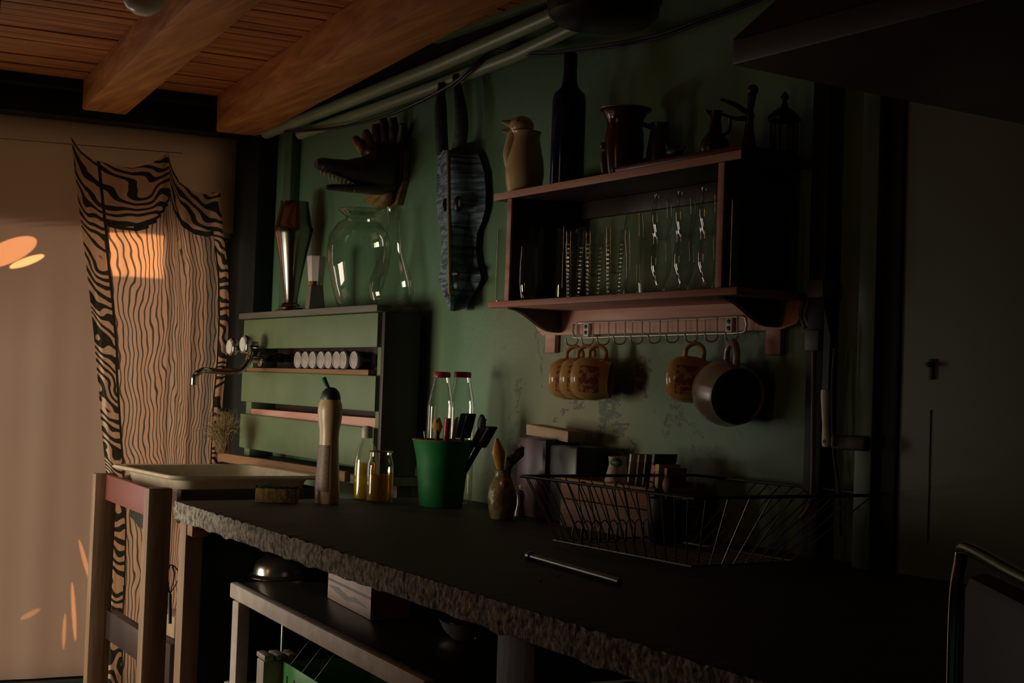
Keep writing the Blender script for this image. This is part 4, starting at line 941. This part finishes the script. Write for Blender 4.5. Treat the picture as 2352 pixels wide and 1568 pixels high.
for k, (px, py, w, d, col, l, y) in enumerate(pk):
    q = onY(px, py, y); x = min(q.x, CX1 - .028); zt2 = q.z
    if k == 7: x = CX1 - .020
    if k == 6: x = CX1 - .046
    if k == 5: x = CX1 - .075
    m = mat('packet_%s' % l[:12], col, .5, 0, tuple(cc * .7 for cc in col), 40)
    if k == 0:
        r = thing('knitted_pouch', l, 'pouch', V((x, y, Zc + .01)), 'packets in the wooden crate')
        MB().lathe([(0, 0), (.030, 0), (.034, .02), (.034, .06), (.026, zt2 - Zc - .06), (.018, zt2 - Zc - .028), (.020, zt2 - Zc - .012), (0, zt2 - Zc - .012)], T((x, y, Zc + .01)), 28, lambda a, z: 1 + .05 * math.sin(a * 3 + z * 40)).build('bag', m, r)
        MB().ball(V((x + .012, y - .012, zt2 - .014)), .016, (1.3, .6, .6), 14).build('leaf', mat('dark_leaf', (.03, .09, .05), .5), r)
        continue
    r = thing('seed_packet', l, 'packet', V((x, y, Zc + .009)), 'packets in the wooden crate')
    tilt = .022 if k < 6 else .008
    MB().hexa(V((x - d / 2, y - w, Zc + .009)), (d, 0, 0), (0, w * 2, 0), (tilt, 0, zt2 - Zc - .012), .001).build('packet', m, r)
    MB().hexa(V((x - d / 2 + tilt * .93, y - w - .0006, Zc + .009 + (zt2 - Zc - .012) * .90)), (d, 0, 0), (0, w * 2 + .0012, 0), (tilt * .08, 0, (zt2 - Zc - .012) * .1), 0).build('top_flap', mat('flap_%d' % k, tuple(min(1, cc * 1.5 + .05) for cc in col), .5), r)

# dish rack
RZ = Zc + .132
fl = onZ(1206, 1093, RZ); frx = onZ(1446, 1140, RZ); br = onZ(1892, 1139, RZ)
rx0, rx1 = fl.x, br.x; ry0, ry1 = fl.y - .01, -.028
t = thing('dish_rack', 'wire dish rack with plate hoops standing on the counter', 'dish rack', V(((rx0 + rx1) / 2, (ry0 + ry1) / 2, Zc)))
ins = .055; bz = Zc + .012
bx0_, bx1_, by0_, by1_ = rx0 + ins, rx1 - ins, ry0 + .045, -.185
MB().tube([V((rx0, ry0, RZ)), V((rx1, ry0, RZ)), V((rx1, ry1, RZ)), V((rx0, ry1, RZ))], .003, 8, 0, True).build('rim', BLACKM, t)
MB().tube([V((bx0_, by0_, bz)), V((bx1_, by0_, bz)), V((bx1_, by1_, bz)), V((bx0_, by1_, bz))], .0024, 8, 0, True).build('base_ring', WIRE, t)
N = 15
for k in range(N):
    u = (k + .5) / N
    MB().tube([V((rx0 + (rx1 - rx0) * u, ry0, RZ)), V((bx0_ + (bx1_ - bx0_) * u, by0_, bz))], .0013, 6).build('front_wire', WIRE, t)
for k in range(9):
    u = (k + .5) / 9
    MB().tube([V((rx0, ry0 + (-.20 - ry0) * u, RZ)), V((bx0_, by0_ + (by1_ - by0_) * u, bz))], .0013, 6).build('side_wire', WIRE, t)
    MB().tube([V((rx1, ry0 + (ry1 - ry0) * u, RZ)), V((bx1_, by0_ + (by1_ - by0_) * u, bz))], .0013, 6).build('side_wire', WIRE, t)
for k in range(4, N):
    u = (k + .5) / N; x = rx0 + (rx1 - rx0) * u
    if x < CX1 + .02: continue
    MB().tube([V((x, ry1, RZ)), V((bx0_ + (bx1_ - bx0_) * u, by1_, bz))], .0013, 6).build('back_wire', WIRE, t)
for k in range(11):
    y = by0_ + (by1_ - by0_) * (k + .5) / 11
    MB().tube([V((bx0_, y, bz)), V((bx1_, y, bz))], .0014, 6).build('base_wire', WIRE, t)
for k in range(11):
    y = by0_ + .02 + (by1_ - by0_ - .03) * k / 10; x = bx0_ + .05
    MB().tube([V((x, y - .012, bz)), V((x, y - .011, bz + .03)), V((x, y, bz + .042)), V((x, y + .011, bz + .03)), V((x, y + .012, bz))], .0013, 6, 5).build('plate_hoop', WIRE, t)
for y in (by0_ + .10, by0_ + .19, by0_ + .27):
    x = bx0_ - .015
    MB().tube([V((x, y - .014, bz)), V((x - .03, y - .013, RZ - .03)), V((x - .033, y, RZ - .012)), V((x - .03, y + .013, RZ - .03)), V((x, y + .014, bz))], .0015, 6, 5).build('tall_hoop', WIRE, t)
# dark cup in the rack with a pale spoon end
q = onZ(1602, 1176, bz + .03); 
c = V((min(max(q.x, bx0_ + .12), bx1_ - .06), min(q.y, by1_ - .06), bz + .004))
t = thing('dark_cup', 'black cup drying in the dish rack', 'cup', c)
MB().lathe([(0, 0), (.030, 0), (.034, .004), (.038, .05), (.040, .085), (.037, .085), (.034, .05), (.03, .008), (0, .006)], T(c), 32).build('body', BLACK, t)
MB().tube([c + lf * -.037 + V((0, 0, .07)), c + lf * -.06 + V((0, 0, .06)), c + lf * -.058 + V((0, 0, .03)), c + lf * -.036 + V((0, 0, .02))], .004, 8, 5).build('handle', BLACK, t)
s_ = c + V((0, 0, .012)); e_ = c + lf * .006 - f0 * .03 + V((0, 0, .112))
t2 = thing('wooden_spoon', 'small pale spoon standing in the black cup', 'spoon', s_)
MB().tube([s_, e_], .003, 8).build('handle', mat('pale_wood', (.42, .27, .16), .5), t2); MB().ball(e_, .011, (1, .6, 1.3), 14).build('bowl', MATS['pale_wood'], t2)
# rod on the counter
pa, pb = onZ(1214, 1276, Zc + .006), onZ(1424, 1336, Zc + .006)
o = MB().tube([pa, pb], .0055, 12).lathe([(0, 0), (.008, .001), (.008, .012), (0, .013)], aim(pa, pb - pa), 14).build('steel_rod', mat('grey_rod', (.16, .18, .16), .3, .7)); tag(o, 'dull metal rod lying on the counter before the rack', 'rod')
for k, (px, py) in enumerate(((1240, 1333), (1283, 1322))):
    q = onZ(px, py, Zc + .002); o = MB().ball(V((q.x, q.y, Zc + .0025)), .0028, (1, 1.3, .8), 10).build('crumb', mat('pale_crumb', (.35, .31, .25), .5)); tag(o, ('pale crumb on counter nearer the front edge' if k == 0 else 'pale crumb on counter nearer the metal rod'), 'crumb', 'crumbs on the counter')

# ------------------------------------------------------------------ right side wall fittings
def wb(px0, px1, py0, py1, y1, name, label, cat, m):
    a_, b_ = onY(px0, py1, y1), onY(px1, py0, y1); o = MB().box(a_.x, b_.x, y1, 0, a_.z, b_.z, .004).build(name, m); return tag(o, label, cat)
EB = mat('grey_green_plastic', (.14, .17, .14), .5)
o = wb(1852, 1890, 640, 684, -.045, 'junction_box', 'upper grey junction box on the wall beside the shelf', 'junction box', EB)
o = wb(1846, 1880, 756, 806, -.045, 'junction_box', 'lower grey junction box above the vertical conduit', 'junction box', EB)
q0, q1 = onY(1860, 690, -.02), onY(1862, 752, -.02)
tag(MB().tube([q0, (q0 + q1) / 2 + V((-.012, 0, 0)), q1], .006, 10, 5).tube([q0 + V((-.016, 0, 0)), (q0 + q1) / 2 + V((-.025, 0, 0)), q1 + V((-.014, 0, 0))], .005, 10, 5).build('wiring', EB), 'short loose wires between the two junction boxes', 'wires')
cpts = [(1869, 806), (1868, 900), (1867, 1000), (1866, 1100), (1862, 1150), (1850, 1176), (1838, 1190)]
tag(MB().tube([onY(px, py, -.035) for px, py in cpts], .004, 10, 4).build('conduit', mat('pale_conduit', (.26, .26, .19), .5)), 'pale vertical conduit bending left above the dish rack', 'conduit')
o = wb(1906, 1984, 1003, 1030, -.075, 'knife_strip', 'dark strip fixed across the pillar at handle height', 'strip', DARKW)
ktop, kbot = onY(1895, 895, -.085), onY(1898, 1026, -.085)
t = thing('kitchen_knife', 'kitchen knife hanging with white handle down', 'knife', kbot)
mb = MB(); hs = [(0, .0085), (.10, .0105), (.3, .0095), (.62, .0075), (.85, .0095), (.96, .0105), (1, .006)]; rows = []
for f, w_ in hs:
    p = ktop.lerp(kbot, f); rows.append([mb.b.verts.new(p + V((w_ * math.cos(2 * math.pi * k / 14), .006 * math.sin(2 * math.pi * k / 14), 0))) for k in range(14)])
for A, B in zip(rows, rows[1:]):
    for k in range(14): mb.b.faces.new((A[k], A[(k + 1) % 14], B[(k + 1) % 14], B[k]))
mb.b.faces.new(rows[0]); mb.b.faces.new(rows[-1]); mb.build('handle', mat('ivory_white_plastic', (.88, .84, .78), .35), t)
MB().prism([ktop + V((-.007, -.001, -.004)), ktop + V((.008, -.001, -.004)), ktop + V((.010, -.001, .10)), ktop + V((-.006, -.001, .15))], (0, .002, 0)).build('blade', mat('dark_steel', (.08, .085, .085), .3, 1), t)
MB().lathe([(0, .0008), (.0035, .0006), (.0036, 0)], aim(kbot + V((0, -.006, .010)), (0, -1, 0)), 12).build('hole', BLACK, t)
kz = kbot + V((0, .008, .12)); 
bpts = [onY(1918, 800, -.03), onY(1912, 900, -.03), onY(1916, 1040, -.03), onY(1926, 1120, -.03), onY(1930, 1230, -.03)]
tag(MB().tube(bpts, .0035, 8, 5).build('black_cord', BLACK), 'black cord hanging down the pillar behind the knife', 'cord')  # plain black cord, not known to carry power

# ------------------------------------------------------------------ under the counter
UZ_ = .71
a0, a1 = onZ(528, 1336, UZ_), onZ(962, 1556, UZ_)
dd = (a1 - a0); dd.z = 0; dl = dd.normalized(); dm = V((dl.y, -dl.x, 0)); dm = dm if dm.y > 0 else -dm
Ls = dd.length + .02
t = thing('under_shelf', 'low rack with pale front rail under the counter', 'shelf', a0 + dl * Ls / 2 + V((0, 0, -UZ_)))
PALE = mat('pale_painted_wood', (.62, .55, .50), .6, 0, (.48, .42, .37), 22, (1, 1, 1), .2)
MB().hexa(a0 + V((0, 0, -.036)), dl * Ls, dm * .022, (0, 0, .036), .005).build('front_rail', PALE, t)
MB().hexa(a0 + dm * .023 + V((0, 0, -.022)), dl * Ls, dm * .42, (0, 0, .020), .002).build('top_board', mat('black_board', (.035, .033, .028), .35), t)
for k, (u, off) in enumerate(((.045, .0), (.97, .0), (.045, .40), (.97, .40))):
    q = a0 + dl * (Ls * u) + dm * off
    MB().hexa(V((q.x - .018, q.y, 0)), (.036, 0, 0), (0, .03, 0), (0, 0, UZ_ - .037), .003).build('leg', PALE if off == 0 and u < .5 else DARKW, t)
z2 = .478
MB().hexa(V((a0.x, a0.y, z2 - .036)) + dm * .0 - dl * .02, dl * Ls, dm * .022, (0, 0, .036), .005).build('lower_rail', PALE, t)
MB().hexa(V((a0.x, a0.y, z2 - .022)) + dm * .035, dl * Ls, dm * .37, (0, 0, .020), .002).build('lower_board', MATS['black_board'], t)
Us = UZ_ - .001
BOWLM = mat('bowl_steel', (.66, .63, .60), .24, 1)
# steel bowl upside down
q = onZ(640, 1326, Us); c = V((q.x, q.y, Us))
t2 = thing('steel_bowl', 'upturned shiny steel bowl on the rack under the counter', 'bowl', c)
MB().lathe([(.071, .0), (.073, .003), (.069, .008), (.061, .010), (.0605, .018), (.058, .029), (.051, .040), (.038, .048), (.02, .053), (0, .055)], T(c), 48).build('body', BOWLM, t2)
MB().tube([c + V((.0725 * math.cos(k * .131), .0725 * math.sin(k * .131), .003)) for k in range(48)], .002, 8, 0, True).build('rim', CHROME, t2)
q = onZ(1040, 1470, Us); c = V((q.x, q.y, Us)) + dm * .03
t2 = thing('small_steel_bowl', 'small steel dish near the right end of the rack', 'bowl', c)
MB().lathe([(0, .002), (.024, 0), (.03, .003), (.045, .018), (.054, .036), (.056, .037), (.053, .037), (.042, .018), (0, .006)], T(c), 40).build('body', mat('satin_steel', (.72, .68, .62), .42, .8), t2)
MB().tube([c + V((.0555 * math.cos(k * .157), .0555 * math.sin(k * .157), .037)) for k in range(40)], .0018, 8, 0, True).build('rim', CHROME, t2)
q = onZ(1095, 1476, Us); o = MB().ball(V((q.x, q.y, Us + .008)), .007, (1, 1, 1), 14).build('brass_bead', mat('brass_bead_m', (.75, .45, .15), .15, 1)); tag(o, 'tiny brass bead right of the small steel dish', 'bead')
# white printed carton
q = onZ(850, 1424, Us); pl = onZ(752, 1372, Us)
ed = V((pl.x - q.x, pl.y - q.y, 0)); el = ed.length; ed.normalize(); en = V((ed.y, -ed.x, 0)); en = en if en.dot(dm) > 0 else -en
c = V((q.x, q.y, Us))
t2 = thing('printed_carton', 'white carton with grey print on the rack under the counter', 'box', c)
MB().hexa(c, ed * el, en * .085, (0, 0, .072), .001).build('carton', mat('white_carton', (.66, .50, .46), .55), t2)
MB().hexa(c + ed * .002 - en * .0007 + V((0, 0, .040)), ed * (el - .004), en * .0006, (0, 0, .005)).build('printed_stripe', mat('grey_print', (.16, .15, .14), .5), t2)
mb = MB().prism([c - en * .0008 + ed * (el * f) + V((0, 0, h)) for f, h in ((.05, .020), (.35, .030), (.5, .024), (.75, .034), (.97, .030), (.8, .022), (.55, .014), (.3, .020))], en * .0007); mb.build('printed_motif', mat('grey_motif', (.24, .22, .20), .5), t2)
MB().hexa(c - ed * .0008 + V((0, 0, .002)), ed * .0007, en * .083, (0, 0, .068)).build('printed_side', mat('orange_side', (.42, .17, .06), .5), t2)
MB().hexa(c + ed * (el * .2) + V((0, 0, .0735)), ed * (el * 1.0), en * .083, (0, 0, .001)).build('flap', MATS['white_carton'], t2)
# green crate on the lower board, grey box beside the leg
Ls2 = z2 - .001
q = onZ(650, 1517, z2 + .10)
t2 = thing('green_basket', 'bright green slotted plastic basket on the lower board', 'basket', V((q.x, q.y, Ls2)))
GB = mat('grass_green_plastic', (.10, .42, .10), .4); g0 = V((q.x, q.y, Ls2))
for nm, p_, e1_, e2_ in (('front', g0, dl * .26, dm * .004), ('back', g0 + dm * .20, dl * .26, dm * .004), ('end', g0, dl * .004, dm * .2), ('end', g0 + dl * .256, dl * .004, dm * .2)):
    pn = MB().hexa(p_, e1_, e2_, (0, 0, .10), .001).build(nm + '_panel', GB, t2)
    if nm == 'front':
        for k in range(5): MB().hexa(p_ + dl * (.03 + .048 * k) - dm * .0008 + V((0, 0, .03)), dl * .008, dm * .0008, (0, 0, .045)).build('slot', BLACK, pn)
MB().hexa(g0, dl * .26, dm * .2, (0, 0, .004)).build('base', GB, t2)
for u in (.05, .13, .21):
    MB().tube([g0 + dl * u + V((0, 0, .10)), g0 + dl * (u + .01) + dm * .06 + V((0, 0, .17)), g0 + dl * (u + .01) + dm * .14 + V((0, 0, .17)), g0 + dl * u + dm * .2 + V((0, 0, .10))], .0012, 6, 5).build('handle_wire', WIRE, t2)
q = onZ(588, 1508, z2 + .10); c = V((q.x, q.y, Ls2)) + dm * .002
t2 = thing('grey_canister', 'narrow grey box with ridged lid beside the rack leg', 'box', c)
w_ = .05
MB().hexa(c, dl * w_, dm * .08, (0, 0, .10), .003).build('body', mat('grey_plastic', (.44, .39, .36), .5), t2)
lidm = MATS['grey_plastic']
ld = MB()
for k in range(3): ld.hexa(c - dl * .006 + dm * (.0 + .027 * k) + V((0, 0, .1015)), dl * (w_ + .012), dm * .021, (0, 0, .012), .003)
ld.build('ridged_lid', lidm, t2)
MB().tube([c + dl * .02 + dm * .05 + V((0, 0, .114)), c + dl * .02 + dm * .05 + V((0, 0, .19))], .004, 8).build('rod', STEEL, t2)
# small things between washstand and counter
q = onY(392, 1330, -.62)
t2 = thing('wire_whisk', 'wire whisk head hanging between washstand and counter post', 'whisk', q)
mb = MB()
for k in range(4):
    a = k * math.pi / 4; dv = V((math.cos(a), math.sin(a), 0)) * .022
    mb.tube([q + V((0, 0, -.04)), q + dv * .9 + V((0, 0, -.005)), q + dv + V((0, 0, .02)), q + V((0, 0, .04)), q - dv + V((0, 0, .02)), q - dv * .9 + V((0, 0, -.005)), q + V((0, 0, -.04))], .0013, 6, 5)
mb.build('loops', BLACKM, t2); MB().tube([q + V((0, 0, -.04)), q + V((.01, 0, -.12))], .005, 8).build('handle', BLACKM, t2)

q = onY(300, 1160, -.40); q1 = onY(338, 1216, -.40)
o = MB().grid(lambda u, v: V((q.x + (q1.x + .06 - q.x) * u, -.40 + .006 * math.sin(u * 9), q.z + .03 - (q.z + .03 - q1.z) * v * (1 if u > .4 else .72 + .28 * math.sin(u / .4 * 1.57)))), 20, 10).solid(-.004).build('grey_towel', mat('grey_cloth', (.13, .145, .13), .85)); tag(o, 'grey cloth hanging under the basin between the legs', 'towel')
q = onY(372, 1398, -.30); q1 = onY(402, 1462, -.30)
o = MB().box(q.x, q1.x + .04, -.32, -.22, q1.z, q.z, .006).build('paper_bag', mat('beige_paper', (.52, .40, .26), .7)); tag(o, 'small beige paper bag seen between washstand leg and counter post', 'bag')
b = MB().box(q.x + .0, q1.x + .12, -.36, -.20, 0, q1.z - .001, .004).build('dark_crate', DARKW); tag(b, 'dark crate on the floor carrying the beige paper bag', 'crate')
q = on_top(1268, -.15)
o = MB().ball(q + V((0, 0, .004)), .006, (1.4, 1, .7), 14).build('pebble', mat('pale_pebble', (.5, .48, .45), .25)); tag(o, 'tiny pale pebble at the foot of the blue bottle', 'pebble')

# ------------------------------------------------------------------ chair, lower right
ca, cb = onP(2204, 1252, V((-.78, 0, 0)), V((1, 0, 0))), None
CHB = V((ca.x, ca.y, ca.z))
t = thing('chair', 'dark padded chair with chrome frame at the lower right corner', 'chair', V((CHB.x, CHB.y, 0)))
ed = V((.80, -.60, 0)).normalized()
def cq(u, z): return CHB + ed * u + V((0, 0, z))
fr = [cq(.012, -.42), cq(-.008, -.20), cq(-.012, -.06), cq(.004, -.012), cq(.03, 0), cq(.2, -.004), cq(.37, 0), cq(.40, -.03), cq(.41, -.2), cq(.40, -.42)]
MB().tube(fr, .0055, 10, 6).build('back_frame', CHROME, t)
bn = V((-ed.y, ed.x, 0))
MB().hexa(cq(.01, -.34), ed * .38, bn * .03, (0, 0, .32), .012).build('backrest', mat('black_vinyl', (.012, .014, .012), .55, spec=.25), t)
s0 = CHB + V((0, 0, -.42))
MB().hexa(s0 - bn * -.03, ed * .40, bn * .40, (0, 0, .055), .02).build('seat', MATS['black_vinyl'], t)
MB().tube([s0 + ed * .0 + bn * .0 + V((0, 0, -.008)), s0 + bn * .40 + V((0, 0, -.008)), s0 + bn * .44 + ed * .02 + V((0, 0, -.012)), s0 + bn * .44 + ed * .38 + V((0, 0, -.012)), s0 + bn * .40 + ed * .40 + V((0, 0, -.008)), s0 + ed * .4 + V((0, 0, -.008))], .007, 10, 5).build('seat_frame', CHROME, t)
for u in (.01, .39):
    for v in (.02, .42): MB().tube([V((s0 + ed * u + bn * v).to_tuple()) + V((0, 0, -.01)), V(((s0 + ed * u + bn * v).x, (s0 + ed * u + bn * v).y, 0))], .009, 10).build('leg', CHROME, t)
